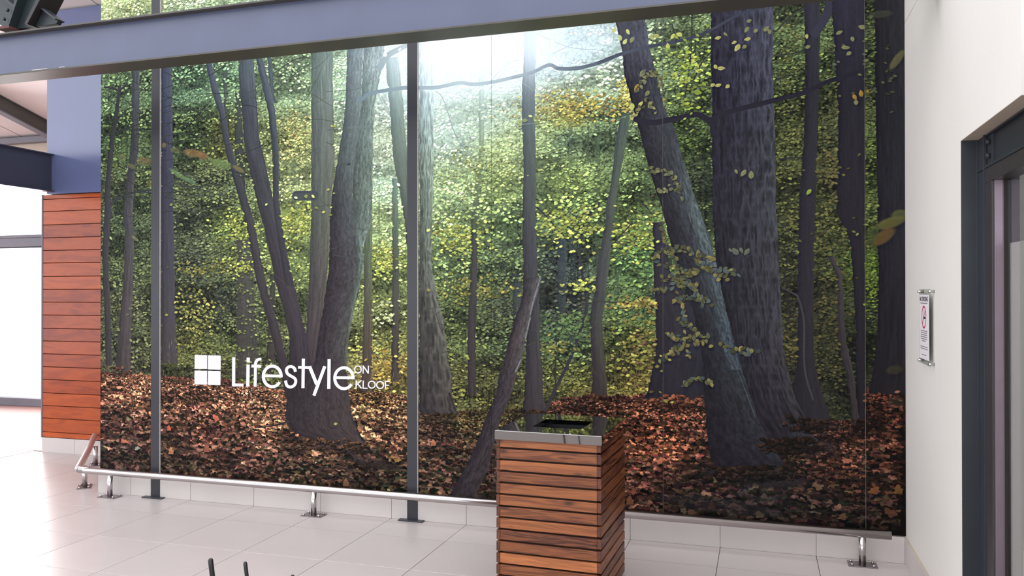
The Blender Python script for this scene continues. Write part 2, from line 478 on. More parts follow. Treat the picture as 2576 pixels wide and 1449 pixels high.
lb = empty('steel_beam', (-7.20, WY - 0.04, 2.765), 'short dark blue steel I-beam running into the blue-grey bulkhead on the left', 'beam')
boxo('web', (-0.05, 0.004, -4.2, 0, 0.012, 0.388), M['beam_dark'], lb)
boxo('top_flange', (-0.09, 0.045, -4.2, 0.0, 0.388, 0.40), M['beam_dark'], lb, bevel=0.002)
boxo('bottom_flange', (-0.09, 0.045, -4.2, 0.0, 0.0, 0.012), M['beam_dark'], lb, bevel=0.002)

ra = empty('roof_rafter', (-9.72, 6.8, cz(6.8)), 'dark sloping steel rafter under the white ceiling at far left', 'rafter')
for n, x0, x1, d0, d1, mt in (('web', -0.02, 0.02, 0.012, 0.20, 'flange'), ('bottom_flange', -0.06, 0.06, 0.20, 0.215, 'winframe'), ('top_flange', -0.06, 0.06, 0.002, 0.012, 'flange')):
    bm = bmesh.new()
    y0, y1 = -2.5, 2.68
    bm_prism(bm, [(x0, y0, -0.251 * y0 - d1), (x0, y1, -0.251 * y1 - d1), (x0, y1, -0.251 * y1 - d0), (x0, y0, -0.251 * y0 - d0)], (x1 - x0, 0, 0))
    obj(n, bm, M[mt], ra)


def post(p, label):
    x0, x1 = p; xc = (x0 + x1) / 2; w = (x1 - x0) / 2
    r = empty('steel_post', (xc, D - 0.012, 0), label, 'post', 'charcoal posts in the mural wall')
    boxo('shaft', (-w, w, 0, 0.0165, 0.008, 4.9), M['post'], r, bevel=0.0015)
    boxo('edge_highlight', (w, w + 0.004, 0.0, 0.014, SK, 4.9), M['chip_highlight'], r)  # pale strip: highlight along the post's right edge put into the colour
    boxo('base_plate', (-0.098, 0.098, -0.045, 0.005, 0.0, 0.009), M['darksteel'], r, bevel=0.002)
    return r


post(POSTS[0], 'narrow charcoal steel post left of the white four-square emblem')
post(POSTS[1], 'narrow charcoal steel post right of the white lettering')

# raking strut bolted on the beam, top left corner
YS = 4.60
st = empty('steel_strut', at(60, 76, YS), 'dark green-black bolted steel strut standing on the beam in the top left corner', 'strut')


def plate(name, pts, y0, y1, mat, par):
    o0 = st.location
    bm = bmesh.new()
    bm_prism(bm, [Vector((at(px, py, YS).x - o0.x, y0, at(px, py, YS).z - o0.z)) for px, py in pts], (0, y1 - y0, 0))
    return obj(name, bm, M[mat], par, bevel=0.0015, seg=1)


plate('web', [(47, 75), (73, -5), (165, -210), (225, -210), (132, -5), (90, 70)], -0.02, 0.05, 'strut', st)
plate('flange', [(43, 75), (69, -5), (161, -210), (170, -210), (76, -5), (49, 75)], -0.09, 0.09, 'strut', st)
plate('flange', [(86, 70), (123, -5), (216, -210), (230, -210), (133, -5), (94, 70)], -0.085, 0.09, 'strut_dark', st)
plate('side_plate', [(-20, 48), (18, 74), (45, 74), (71, -5), (60, -40), (-60, -40)], 0.0, 0.04, 'strut', st)
plate('stiffener', [(-10, -32), (60, 24), (58, 30), (-12, -26)], -0.07, 0.0, 'strut', st)
plate('gusset', [(117, 27), (153, 53), (147, 62), (98, 69), (96, 60)], -0.02, 0.02, 'strut', st)
plate('gusset_edge', [(119, 24), (155, 52), (152, 55), (116, 28)], -0.05, 0.03, 'darksteel', st)
plate('base_plate', [(18, 83), (18, 76), (50, 74), (50, 80)], -0.09, 0.09, 'oxide', st)
for px, py in ((48, 36), (39, 59)):
    p = at(px, py, YS) - st.location
    bm = bmesh.new(); bm_tube(bm, [(p.x, -0.11, p.z), (p.x, -0.088, p.z)], 0.013, 6); obj('bolt', bm, M['strut'], st)

# ---------------------------------------------------------------- low stainless guard rail
YR, ZR, RR = 5.487, 0.205, 0.028
gr = empty('guard_rail', (-3.3, YR, 0), 'low stainless steel tube guard rail along the foot of the mural wall', 'rail')
ox = -3.3
bm = bmesh.new()
bm_tube(bm, [(0.762 - ox, 0, ZR - 0.006), (-5.40 - ox, 0, ZR), (-5.497 - ox, 0, ZR)], RR, 24)
obj('rail', bm, M['inox'], gr)
bm = bmesh.new()
bm_tube(bm, [(-5.497 - ox, 0.0, ZR), (-5.535 - ox, 0.02, ZR + 0.004), (-6.06 - ox, 0.66, ZR + 0.01), (-6.62 - ox, 1.31, ZR + 0.01)], RR, 24)
obj('rail', bm, M['inox_satin'], gr)


def rail_leg(x, y, rot=0.0):
    leg = bmesh.new()
    bm_tube(leg, [(-0.0, 0, 0.006), (0, 0, ZR - RR + 0.006)], 0.021, 18)
    lo = obj('leg', leg, M['inox'], gr)
    lo.location = (x - ox, y - YR, 0); lo.rotation_euler = (0, 0, rot)
    boxo('base_plate', (-0.085, 0.085, -0.055, 0.055, 0.0, 0.006), M['inox_dark'], lo, bevel=0.0015)
    for sx in (-1, 1):
        for sy in (-1, 1):
            b = bmesh.new()
            bm_tube(b, [(sx * 0.063, sy * 0.036, 0.006), (sx * 0.063, sy * 0.036, 0.014), (sx * 0.063, sy * 0.036, 0.019)], [0.009, 0.009, 0.005], 8)
            obj('bolt', b, M['inox'], lo)


for x, y, r in ((-5.185, YR, 0), (-3.268, YR, 0), (-1.335, YR, 0), (0.597, YR, 0), (-5.66, 5.70, math.radians(130)), (-6.28, 6.46, math.radians(130))):
    rail_leg(x, y, r)

# ---------------------------------------------------------------- slatted waste bin
BW, BD, BH = 0.60, 0.655, 0.944
bn = empty('waste_bin', (-1.093, 4.565, 0), 'square hardwood slatted waste bin with mirror steel lid before the mural', 'bin', rotz=math.radians(-2.0))
hw, hd = BW / 2 - 0.006, BD / 2 - 0.008
th = 0.022
bm = bmesh.new(); bm_box(bm, -hw + th + 0.004, hw - th - 0.004, -hd + th + 0.004, hd - th - 0.004, 0.02, 0.86)
obj('inner_frame', bm, M['frame'], bn)
for sx in (-1, 1):
    for sy in (-1, 1):
        bm = bmesh.new(); bm_box(bm, sx * (hw - 0.05) - 0.02, sx * (hw - 0.05) + 0.02, sy * (hd - 0.05) - 0.02, sy * (hd - 0.05) + 0.02, 0.0, 0.02)
        obj('foot', bm, M['frame'], bn, bevel=0.003)
PIT, SH = 0.0636, 0.0535
TONE = (0.62, 0.40, 0.66, 0.40, 0.54, 0.52, 0.42, 0.62, 0.22, 0.34, 0.92, 0.44, 0.5, 0.4)
for i in range(14):
    z1 = 0.905 - i * PIT
    z0 = z1 - SH
    for s in (-1, 1):
        dx = rng.uniform(-0.0015, 0.0015)
        # front and back slats sit between the ends of the side slats
        bm = bmesh.new(); bm_box(bm, -hw + th, hw - th, 0, th, 0, SH)
        o = obj('slat', bm, M['slat'], bn, bevel=0.0035)
        t = TONE[i] if s < 0 else rng.uniform(0.25, 0.7); o.color = (t, t, t, 1)
        o.location = (0, (-hd if s < 0 else hd - th) + (dx if s < 0 else -dx), z0)
        bm = bmesh.new(); bm_box(bm, -hd, hd, 0, th, 0, SH)
        o = obj('slat', bm, M['slat'], bn, bevel=0.0035)
        o.data.materials.append(M['endgrain'])
        for f in o.data.polygons:
            if abs(f.normal.x) > 0.9: f.material_index = 1
        t = rng.uniform(0.15, 0.5); o.color = (t, t, t, 1)  # side slats toned darker, the shade on the bin's sides put into colour
        o.rotation_euler = (0, 0, math.pi / 2)
        o.location = ((hw if s > 0 else -hw + th) + dx, dx * 0.6, z0)
# lid: folded mirror-steel tray with a rectangular opening
lw, ld, lh = BW / 2, BD / 2 + 0.004, 0.05
hx0, hx1, hy0, hy1 = -0.14, 0.145, -0.16, 0.125
bm = bmesh.new()
zt = BH
o4 = [bm.verts.new(p) for p in ((-lw, -ld, zt), (lw, -ld, zt), (lw, ld, zt), (-lw, ld, zt))]
i4 = [bm.verts.new(p) for p in ((hx0, hy0, zt), (hx1, hy0, zt), (hx1, hy1, zt), (hx0, hy1, zt))]
b4 = [bm.verts.new(p) for p in ((-lw, -ld, zt - lh), (lw, -ld, zt - lh), (lw, ld, zt - lh), (-lw, ld, zt - lh))]
c4 = [bm.verts.new(p) for p in ((hx0, hy0, zt - 0.025), (hx1, hy0, zt - 0.025), (hx1, hy1, zt - 0.025), (hx0, hy1, zt - 0.025))]
for k in range(4):
    n = (k + 1) % 4
    bm.faces.new((o4[k], o4[n], i4[n], i4[k])); bm.faces.new((b4[k], b4[n], o4[n], o4[k])); bm.faces.new((i4[k], i4[n], c4[n], c4[k]))
bmesh.ops.recalc_face_normals(bm, faces=bm.faces)
edges = [e for e in bm.edges if all(v in o4 for v in e.verts)] + [e for e in bm.edges if any(v in o4 for v in e.verts) and any(v in b4 for v in e.verts)]
bmesh.ops.bevel(bm, geom=edges, offset=0.003, segments=3, affect='EDGES')
lid = obj('lid', bm, M['mirror'], bn)
bm = bmesh.new()
bm_box(bm, hx0 - 0.01, hx1 + 0.01, hy0 - 0.01, hy1 + 0.01, 0.862, 0.868)
for a in ((hx0 - 0.01, hx0 - 0.004, hy0 - 0.01, hy1 + 0.01), (hx1 + 0.004, hx1 + 0.01, hy0 - 0.01, hy1 + 0.01), (hx0 - 0.01, hx1 + 0.01, hy0 - 0.01, hy0 - 0.004), (hx0 - 0.01, hx1 + 0.01, hy1 + 0.004, hy1 + 0.01)):
    bm_box(bm, *a, 0.868, zt - 0.02)
obj('liner', bm, M['liner'], bn)

# ---------------------------------------------------------------- black rods at the bottom edge
rs = empty('rod_stand', (-1.44, 2.21, 0), 'black stand of thin upright rods, only the rod tips showing at the bottom edge', 'stand')
boxo('base', (-0.28, 0.40, -0.09, 0.06, 0.0, 0.02), M['rod'], rs, bevel=0.004)
for x, y, r in ((-1.688, 2.206, 0.0082), (-1.563, 2.212, 0.0062), (-1.354, 2.151, 0.006)):
    bm = bmesh.new()
    t = Vector((x + 1.44, y - 2.21, 0.85)); b = Vector((x + 1.44 + 0.122, y - 2.21, 0.018)); d = (b - t).normalized()
    bm_tube(bm, [t, t + d * 0.002, t + d * 0.006, t + d * 0.02, b], [r * 0.5, r * 0.85, r, r, r], 12)
    obj('rod', bm, M['rod'], rs)

# ---------------------------------------------------------------- notice on stand-offs, right wall
PXS = 0.841
nt_ = empty('smoking_notice', (PXS, 4.848, 1.513), 'white no-smoking notice on clear acrylic with steel stand-offs on the right wall', 'sign')
hw_, hh_ = 0.160, 0.2025
boxo('acrylic_plate', (0, 0.004, -hw_, hw_, -hh_, hh_), M['acrylic'], nt_, bevel=0.0008)
boxo('paper', (-0.0012, -0.0002, -hw_ + 0.035, hw_ - 0.014, -hh_ + 0.026, hh_ - 0.026), M['paper'], nt_)
for z in (hh_ - 0.0262, -hh_ + 0.0252): boxo('paper_edge', (-0.0016, -0.0010, -hw_ + 0.035, hw_ - 0.014, z - 0.0008, z + 0.0012), M['ink'], nt_)
for sy in (-1, 1):
    for sz in (-1, 1):
        bm = bmesh.new()
        y, z = sy * (hw_ - 0.012), sz * (hh_ - 0.012)
        bm_tube(bm, [(-0.008, y, z), (-0.006, y, z), (0.0215, y, z)], [0.006, 0.008, 0.008], 16)
        obj('stand_off', bm, M['inox'], nt_)


def text_mesh(txt, size, name, mat, parent, mw, ext=0.0004):
    cu = bpy.data.curves.new(name, 'FONT'); cu.body = txt; cu.size = size; cu.align_x = 'CENTER'; cu.extrude = ext
    tmp = bpy.data.objects.new(name, cu); COL.objects.link(tmp)
    dg = bpy.context.evaluated_depsgraph_get()
    me = bpy.data.meshes.new_from_object(tmp.evaluated_get(dg))
    bpy.data.objects.remove(tmp); me.materials.clear(); me.materials.append(mat)
    o = bpy.data.objects.new(name, me); COL.objects.link(o); o.parent = parent; o.matrix_local = mw
    return o


# reading direction of the notice is -Y (seen from the room), up is Z, facing -X
base = Matrix(((0, 0, -1, 0), (-1, 0, 0, 0), (0, 1, 0, 0), (0, 0, 0, 1)))


def nm(y, z): return Matrix.Translation((-0.0016, y, z)) @ base


YC = 0.0105
text_mesh('NO SMOKING', 0.036, 'heading', M['ink'], nt_, nm(YC, 0.138))
boxo('underline', (-0.0018, -0.0012, YC - 0.098, YC + 0.098, 0.126, 0.129), M['ink'], nt_)
bm = bmesh.new()


def ring_pts(c, r, n=48): return [(c[0] + r * math.cos(2 * math.pi * i / n), c[1] + r * math.sin(2 * math.pi * i / n)) for i in range(n)]


def flat_ring(bm, c, r0, r1, x0=-0.0019, x1=-0.0012, n=48):
    a, b = ring_pts(c, r0, n), ring_pts(c, r1, n)
    for i in range(n):
        j = (i + 1) % n
        bm.faces.new([bm.verts.new((x0, p[0], p[1])) for p in (a[i], a[j], b[j], b[i])])


flat_ring(bm, (YC, 0.052), 0.052, 0.062)
a = math.radians(-45)
bm_prism(bm, [(-0.0019, YC + y * math.cos(a) - z * math.sin(a), 0.052 + y * math.sin(a) + z * math.cos(a)) for y, z in ((-0.054, -0.004), (0.054, -0.004), (0.054, 0.004), (-0.054, 0.004))][::-1], (0.0005, 0, 0))
obj('prohibition_ring', bm, M['red'], nt_)
bm = bmesh.new(); bm_box(bm, -0.0017, -0.0013, YC - 0.042, YC + 0.018, 0.043, 0.055)
for q in range(5): bm_box(bm, -0.0017, -0.0013, YC + 0.012 + 0.004 * math.sin(q * 1.6), YC + 0.017 + 0.004 * math.sin(q * 1.6), 0.06 + q * 0.007, 0.066 + q * 0.007)
obj('cigarette', bm, M['ink'], nt_)
for z, w in ((-0.022, 0.092), (-0.033, 0.088), (-0.044, 0.092), (-0.055, 0.096), (-0.066, 0.088), (-0.077, 0.05), (-0.108, 0.1), (-0.119, 0.1), (-0.152, 0.062)):
    bm = bmesh.new(); y = YC - w
    while y < YC + w:
        l = rng.uniform(0.008, 0.022); bm_box(bm, -0.0017, -0.0013, y, min(y + l, YC + w), z - 0.0022, z + 0.0022); y += l + 0.004
    obj('text_line', bm, M['fineink'], nt_)

# ---------------------------------------------------------------- white lettering and emblem on the mural
SG = empty('wall_lettering', tuple(at(735, 940, D)), 'white cut-out lettering with a four-square emblem stuck low on the forest mural', 'sign')


def zp(zx, zy):
    p = at(470 + zx / 4.8604, 870 + zy / 4.857, D)
    return Vector((p.x - SG.location.x, p.z - SG.location.z))


def glyph(name, strokes, polys=()):
    """strokes: (list of points, width) in drawing units, swept as flat ribbons; polys: plain quads"""
    bm = bmesh.new(); y0, y1 = -0.0045, -0.0005
    for pts, w in strokes:
        y0 -= 0.0003                              # each stroke a hair proud of the one it crosses
        n = len(pts); L = []; R_ = []
        for i in range(n):
            a = pts[max(i - 1, 0)]; b = pts[min(i + 1, n - 1)]
            tx, ty = b[0] - a[0], b[1] - a[1]; l = math.hypot(tx, ty); nx, ny = -ty / l, tx / l
            L.append(zp(pts[i][0] + nx * w / 2, pts[i][1] + ny * w / 2)); R_.append(zp(pts[i][0] - nx * w / 2, pts[i][1] - ny * w / 2))
        fa = [(bm.verts.new((p.x, y0, p.y)), bm.verts.new((q.x, y0, q.y)), bm.verts.new((p.x, y1, p.y)), bm.verts.new((q.x, y1, q.y))) for p, q in zip(L, R_)]
        for u, v in zip(fa[:-1], fa[1:]):
            bm.faces.new((u[0], v[0], v[1], u[1])); bm.faces.new((u[0], u[2], v[2], v[0])); bm.faces.new((u[1], v[1], v[3], u[3]))
        bm.faces.new((fa[0][0], fa[0][1], fa[0][3], fa[0][2])); bm.faces.new((fa[-1][0], fa[-1][2], fa[-1][3], fa[-1][1]))
    for q in polys:
        bm_prism(bm, [Vector((zp(*p).x, y0, zp(*p).y)) for p in q], (0, y1 - y0, 0))
    bmesh.ops.recalc_face_normals(bm, faces=bm.faces)
    return obj(name, bm, M['white'], SG)


def arc(cx, cy, rx, ry, a0, a1, n=40):
    return [(cx + rx * math.cos(math.radians(a0 + (a1 - a0) * i / n)), cy - ry * math.sin(math.radians(a0 + (a1 - a0) * i / n))) for i in range(n + 1)]


def smooth(pts, n=8):
    out = []
    for i in range(len(pts) - 1):
        p0 = pts[max(i - 1, 0)]; p1 = pts[i]; p2 = pts[i + 1]; p3 = pts[min(i + 2, len(pts) - 1)]
        for k in range(n):
            t = k / n
            out.append(tuple(0.5 * (2 * b + (c - a) * t + (2 * a - 5 * b + 4 * c - d) * t * t + (3 * b - a - 3 * c + d) * t ** 3) for a, b, c, d in zip(p0, p1, p2, p3)))
    return out + [pts[-1]]


for q in (((100, 112), (250, 115), (250, 282), (99, 280)), ((262, 117), (417, 120), (416, 291), (262, 287)),
          ((99, 302), (250, 305), (249, 472), (97, 469)), ((262, 305), (415, 309), (413, 480), (262, 475))):
    glyph('square', [], [q])
glyph('letter', [([(577, 142), (575, 492)], 37), ([(557, 476), (695, 479)], 34)])
glyph('letter', [([(752, 230), (749, 496)], 38)], [((735, 144), (774, 144), (774, 203), (735, 201))])
glyph('letter', [(smooth([(839, 499), (842, 330), (843, 235), (851, 192), (878, 166), (914, 162)]), 34), ([(795, 247), (912, 251)], 32)])
glyph('letter', [(arc(1048, 373, 109, 126, 0, 325), 36), ([(950, 365), (1175, 369)], 32)])
glyph('letter', [(smooth([(1331, 318), (1318, 276), (1277, 252), (1234, 268), (1221, 305), (1240, 345), (1282, 372), (1322, 398), (1335, 435), (1318, 480), (1272, 503), (1228, 485), (1208, 424)]), 34)])
glyph('letter', [([(1428, 156), (1423, 516)], 37), ([(1364, 262), (1500, 265)], 32)])
glyph('letter', [([(1502, 249), (1591, 470)], 40), ([(1690, 250), (1557, 607)], 38)])
glyph('letter', [([(1743, 163), (1739, 526)], 37)])
glyph('letter', [(arc(1924, 395, 112, 128, 0, 325), 36), ([(1826, 388), (2054, 391)], 32)])
glyph('letter', [(arc(2095, 289, 40, 43, 0, 360), 13)])
glyph('letter', [([(2158, 338), (2160, 240)], 12), ([(2158, 243), (2222, 336)], 13), ([(2222, 339), (2224, 241)], 12)])
glyph('letter', [([(2075, 422), (2072, 516)], 13), ([(2136, 421), (2078, 478)], 13), ([(2090, 462), (2138, 519)], 13)])
glyph('letter', [([(2160, 424), (2158, 520)], 13), ([(2152, 517), (2212, 519)], 12)])
glyph('letter', [(arc(2264, 474, 41, 42, 0, 360), 13)])
glyph('letter', [(arc(2366, 478, 42, 43, 0, 360), 13)])
glyph('letter', [([(2432, 430), (2430, 530)], 13), ([(2426, 434), (2488, 436)], 12), ([(2426, 480), (2478, 482)], 12)])

# ---------------------------------------------------------------- the printed forest: one picture in wall metres
S = 400.0
XL, ZT, ZB = -5.42, 4.75, 0.15
W, H = int(6.30 * S), int((ZT - ZB) * S)
rs_ = np.random.RandomState(11)
Rv, Uv, Fv = (np.array(v) for v in (RIGHT, UP, FWD))


def P(px, py):
    """photograph pixel -> canvas pixel of the print"""
    px = np.asarray(px, float); py = np.asarray(py, float)
    d = Rv[None] * ((px.ravel() - 1288) / F)[:, None] + Uv[None] * ((724.5 - py.ravel()) / F)[:, None] + Fv[None]
    X = d[:, 0] / d[:, 1] * D; Z = CAMZ + d[:, 2] / d[:, 1] * D
    return ((X - XL) * S).reshape(px.shape), ((ZT - Z) * S).reshape(px.shape)


def upsample(g, h, w):
    gh, gw = g.shape[:2]
    y = np.linspace(0, gh - 1.001, h); x = np.linspace(0, gw - 1.001, w)
    yi = y.astype(int); xi = x.astype(int); fy = y - yi; fx = x - xi
    fy = (fy * fy * (3 - 2 * fy)).astype(np.float32); fx = (fx * fx * (3 - 2 * fx)).astype(np.float32)
    a = g[yi] * (1 - fy)[:, None] + g[np.minimum(yi + 1, gh - 1)] * fy[:, None]
    return a[:, xi] * (1 - fx)[None] + a[:, np.minimum(xi + 1, gw - 1)] * fx[None]


def noise(cx, cy, h=None, w=None):
    h = h or H; w = w or W
    return upsample(rs_.rand(int(h / cy) + 3, int(w / cx) + 3).astype(np.float32), h, w)


def field(points):
    """smooth colour field from (x, y, r, g, b) picked off the print"""
    a = np.array(points, np.float32)
    cx, cy = P(a[:, 0], a[:, 1])
    gh, gw = H // 16, W // 16
    yy, xx = np.mgrid[0:gh, 0:gw] * 16.0
    num = np.zeros((gh, gw, 3), np.float32); den = np.zeros((gh, gw), np.float32)
    for i in range(len(a)):
        d2 = ((xx - cx[i]) / 1.0) ** 2 + ((yy - cy[i]) * 1.15) ** 2
        w = 1 / (d2 + 900) ** 1.6
        num += w[..., None] * a[i, 2:5]; den += w
    g = (num / den[..., None]) / 255
    return np.stack([upsample(g[..., c], H, W) for c in range(3)], -1)


FOL = [(320, 20, 180, 195, 140), (500, 20, 165, 185, 145), (700, 10, 175, 195, 165),
       (290, 220, 98, 122, 88), (460, 200, 105, 135, 105), (560, 190, 125, 158, 122), (720, 200, 142, 168, 128), (860, 200, 165, 195, 155), (960, 180, 205, 222, 205), (1010, 200, 212, 232, 228),
       (1120, 120, 240, 252, 255), (1180, 90, 246, 254, 255), (1250, 150, 215, 235, 246), (1400, 120, 195, 220, 230), (1480, 100, 200, 222, 222), (1500, 210, 165, 188, 150), (1700, 120, 115, 135, 88), (1990, 120, 92, 108, 70), (2190, 150, 58, 68, 44), (2240, 150, 44, 50, 40),
       (290, 350, 85, 105, 70), (460, 350, 88, 108, 72), (560, 350, 112, 118, 70), (740, 350, 155, 165, 105), (960, 350, 178, 190, 155), (1120, 330, 195, 218, 195), (1200, 300, 185, 208, 175), (1250, 360, 165, 182, 120), (1420, 290, 165, 165, 85), (1500, 330, 108, 130, 95), (1420, 330, 110, 135, 105), (1700, 340, 72, 88, 52), (1990, 350, 86, 92, 52), (2080, 350, 62, 66, 46), (2190, 350, 82, 96, 52),
       (290, 450, 75, 85, 60), (470, 450, 80, 90, 65), (560, 450, 85, 96, 70), (740, 450, 155, 168, 115), (960, 450, 170, 194, 160), (1130, 450, 168, 192, 135), (1250, 450, 150, 170, 102), (1420, 450, 135, 156, 92), (1600, 450, 100, 120, 76), (1750, 450, 60, 70, 50), (1990, 450, 76, 80, 48), (2100, 450, 66, 66, 42), (2190, 450, 76, 90, 50),
       (290, 550, 85, 100, 70), (470, 550, 75, 85, 65), (560, 550, 105, 120, 72), (750, 550, 150, 165, 98), (960, 550, 158, 178, 122), (1120, 550, 150, 175, 115), (1250, 550, 118, 142, 92), (1420, 540, 112, 136, 86), (1590, 550, 125, 145, 85), (1980, 550, 72, 76, 45), (2190, 550, 70, 84, 45),
       (290, 650, 80, 92, 62), (470, 650, 68, 74, 60), (560, 650, 82, 90, 62), (750, 650, 132, 148, 90), (960, 650, 142, 157, 95), (1130, 650, 115, 135, 90), (1250, 650, 85, 100, 70), (1410, 650, 65, 75, 70), (1590, 650, 100, 130, 80), (1980, 650, 62, 65, 42), (2190, 650, 74, 94, 42),
       (290, 750, 80, 85, 60), (470, 750, 74, 80, 58), (560, 750, 70, 76, 62), (750, 750, 105, 115, 75), (960, 750, 118, 128, 80), (1150, 750, 95, 108, 68), (1250, 750, 70, 78, 60), (1410, 750, 58, 63, 60), (1590, 750, 85, 105, 65), (1980, 750, 55, 52, 40), (2190, 750, 45, 50, 35),
       (290, 850, 72, 78, 58), (470, 850, 92, 96, 56), (560, 850, 86, 94, 60), (750, 850, 90, 95, 65), (960, 850, 118, 122, 74), (1150, 850, 88, 98, 62), (1250, 850, 72, 85, 60), (1410, 850, 76, 98, 70), (1590, 850, 98, 108, 55), (1980, 850, 52, 52, 36), (2190, 850, 42, 48, 32),
       (290, 920, 80, 78, 62), (470, 920, 90, 94, 60), (560, 920, 92, 94, 60), (960, 920, 135, 118, 70), (1150, 920, 90, 90, 55), (1250, 930, 82, 84, 52), (1410, 920, 98, 102, 58), (1590, 930, 114, 102, 55), (1980, 920, 48, 48, 34), (2190, 930, 40, 42, 32),
       (1250, 1000, 96, 92, 56), (1450, 985, 112, 104, 58), (2000, 1010, 46, 48, 36)]
GRD = [(270, 970, 150, 105, 85), (340, 965, 168, 122, 96), (300, 1050, 105, 78, 70), (300, 1150, 84, 68, 62), (450, 985, 138, 100, 82), (560, 1000, 150, 108, 88), (650, 1020, 188, 142, 112), (520, 1080, 128, 88, 74), (600, 1130, 98, 74, 66), (470, 1160, 88, 72, 62), (700, 1180, 85, 68, 58),
       (940, 1000, 175, 140, 98), (970, 1030, 198, 156, 120), (960, 1080, 142, 106, 85), (900, 1180, 84, 68, 58), (980, 1200, 70, 60, 50), (1100, 1080, 112, 86, 76), (1150, 1035, 112, 100, 66), (1100, 1180, 85, 68, 58), (1230, 1015, 100, 94, 60), (1240, 1150, 78, 62, 56),
       (1420, 1030, 128, 88, 72), (1520, 1030, 132, 92, 74), (1650, 1030, 152, 97, 76), (1650, 1090, 166, 102, 76), (1740, 1070, 122, 82, 66), (1620, 1180, 110, 76, 65), (1700, 1220, 84, 66, 58), (1700, 1290, 64, 55, 50), (1900, 1230, 54, 49, 48), (2000, 1100, 76, 56, 48), (2100, 1150, 102, 68, 55), (2050, 1250, 62, 50, 45), (2150, 1310, 54, 45, 42),
       (2230, 1020, 98, 60, 48), (2240, 1150, 76, 52, 42), (2240, 1280, 60, 46, 38)]

B = field(FOL) * 1.08
G = field(GRD)


def leaf_masks(kind, sizes, n_rot=8):
    out = {}
    for r in sizes:
        lst = []
        for k in range(n_rot):
            R = int(r * 1.5) + 1
            yy, xx = np.mgrid[-R:R + 1, -R:R + 1].astype(np.float32)
            th = rs_.uniform(0, 2 * np.pi) if kind != 'spray' else rs_.uniform(-0.7, 0.7)
            u = xx * np.cos(th) + yy * np.sin(th); v = -xx * np.sin(th) + yy * np.cos(th)
            if kind == 'maple':
                sq = rs_.uniform(1.15, 1.9); yq = yy * sq; u = xx * np.cos(th) + yq * np.sin(th); v = -xx * np.sin(th) + yq * np.cos(th); ang = np.arctan2(v, u); rr = np.hypot(u, v)
                lim = r * (0.80 + 0.13 * np.cos(5 * ang + 0.6) + 0.17 * np.cos(2 * ang + 1.7) + 0.10 * np.cos(3 * ang))
                mk = np.clip((lim - rr) + 0.5, 0, 1)
            elif kind == 'round':
                asp = rs_.uniform(0.42, 0.78)
                v = v + 0.2 * u * np.abs(u) / r * rs_.uniform(-1, 1); wv = r * asp * (1 - 0.28 * u / r)
                mk = np.clip((1 - (np.abs(u) / r) ** 1.5 - (np.abs(v) / wv) ** 1.7) * r * 0.55 + 0.3, 0, 1) * (1 - 0.18 * (np.abs(v) < 0.7))
            else:
                asp = rs_.uniform(0.42, 0.7)
                v = v + 0.12 * u * np.abs(u) / r * rs_.uniform(-1, 1.6); mk = np.clip((1 - (np.abs(u) / r) ** 1.15 - (np.abs(v) / (r * asp)) ** 1.6) * r * 0.6 + 0.25, 0, 1)
            lst.append(mk.astype(np.float32))
        out[r] = lst
    return out


SPRAY = leaf_masks('spray', (3, 4, 5, 6, 7, 9), 10)
ROUND = leaf_masks('round', (5, 7, 9, 11, 13), 10)
MAPLE = leaf_masks('maple', (3, 4, 5, 7, 9, 12, 15, 18), 10)


def stamp(img, x, y, mk, col, al=1.0):
    R = mk.shape[0] // 2
    x = int(x); y = int(y)
    if x - R < 0 or y - R < 0 or x + R + 1 > W or y + R + 1 > H: return
    p = img[y - R:y + R + 1, x - R:x + R + 1]
    p += (col - p) * (mk * al)[..., None]


lay = (0.5 * noise(95, 26) + 0.3 * noise(40, 14) + 0.2 * noise(14, 8))
big = noise(260, 200)
tmask = np.zeros((H, W), np.float32)          # where near boles stand
lum = B.mean(-1)
patch = 0.55 * noise(130, 46) + 0.3 * noise(46, 22) + 0.15 * noise(20, 10)
patch = np.clip((patch - 0.5) * 2.6 + 0.5, 0, 1)                 # bright sprays against shaded hollows


def squiggle(cx, cy, w):
    n_ = noise(cx, cy); n2 = noise(cx * 0.5, cy * 0.5)
    return np.exp(-(((0.7 * n_ + 0.3 * n2) - 0.5) / w) ** 2)


con = np.clip(1.45 - 1.35 * lum, 0.22, 1.0)                       # misty light parts of the print are soft
img = B * (1 + con * (-0.42 + 0.62 * patch + 0.5 * (noise(7, 6) - 0.5) + 0.35 * (noise(3.2, 3) - 0.5)))[..., None]
img *= (1 - con * (0.55 * squiggle(13, 9, 0.045) + 0.30 * squiggle(8, 6, 0.05)))[..., None]
# far boles, greyed by distance
for px in list(rs_.uniform(265, 2270, 40)):
    cx, cy = P([px, px], [420, 930]); w = rs_.uniform(2.5, 9)
    x0 = int(cx[0] - w); x1 = int(cx[0] + w); y0 = int(cy[0] + rs_.uniform(-160, 160)); y1 = int(cy[1])
    x0 = max(x0, 0); img[y0:y1, x0:x1] = img[y0:y1, x0:x1] * 0.5 + 0.5 * (B[y0:y1, x0:x1] * np.array([0.66, 0.68, 0.76], np.float32))


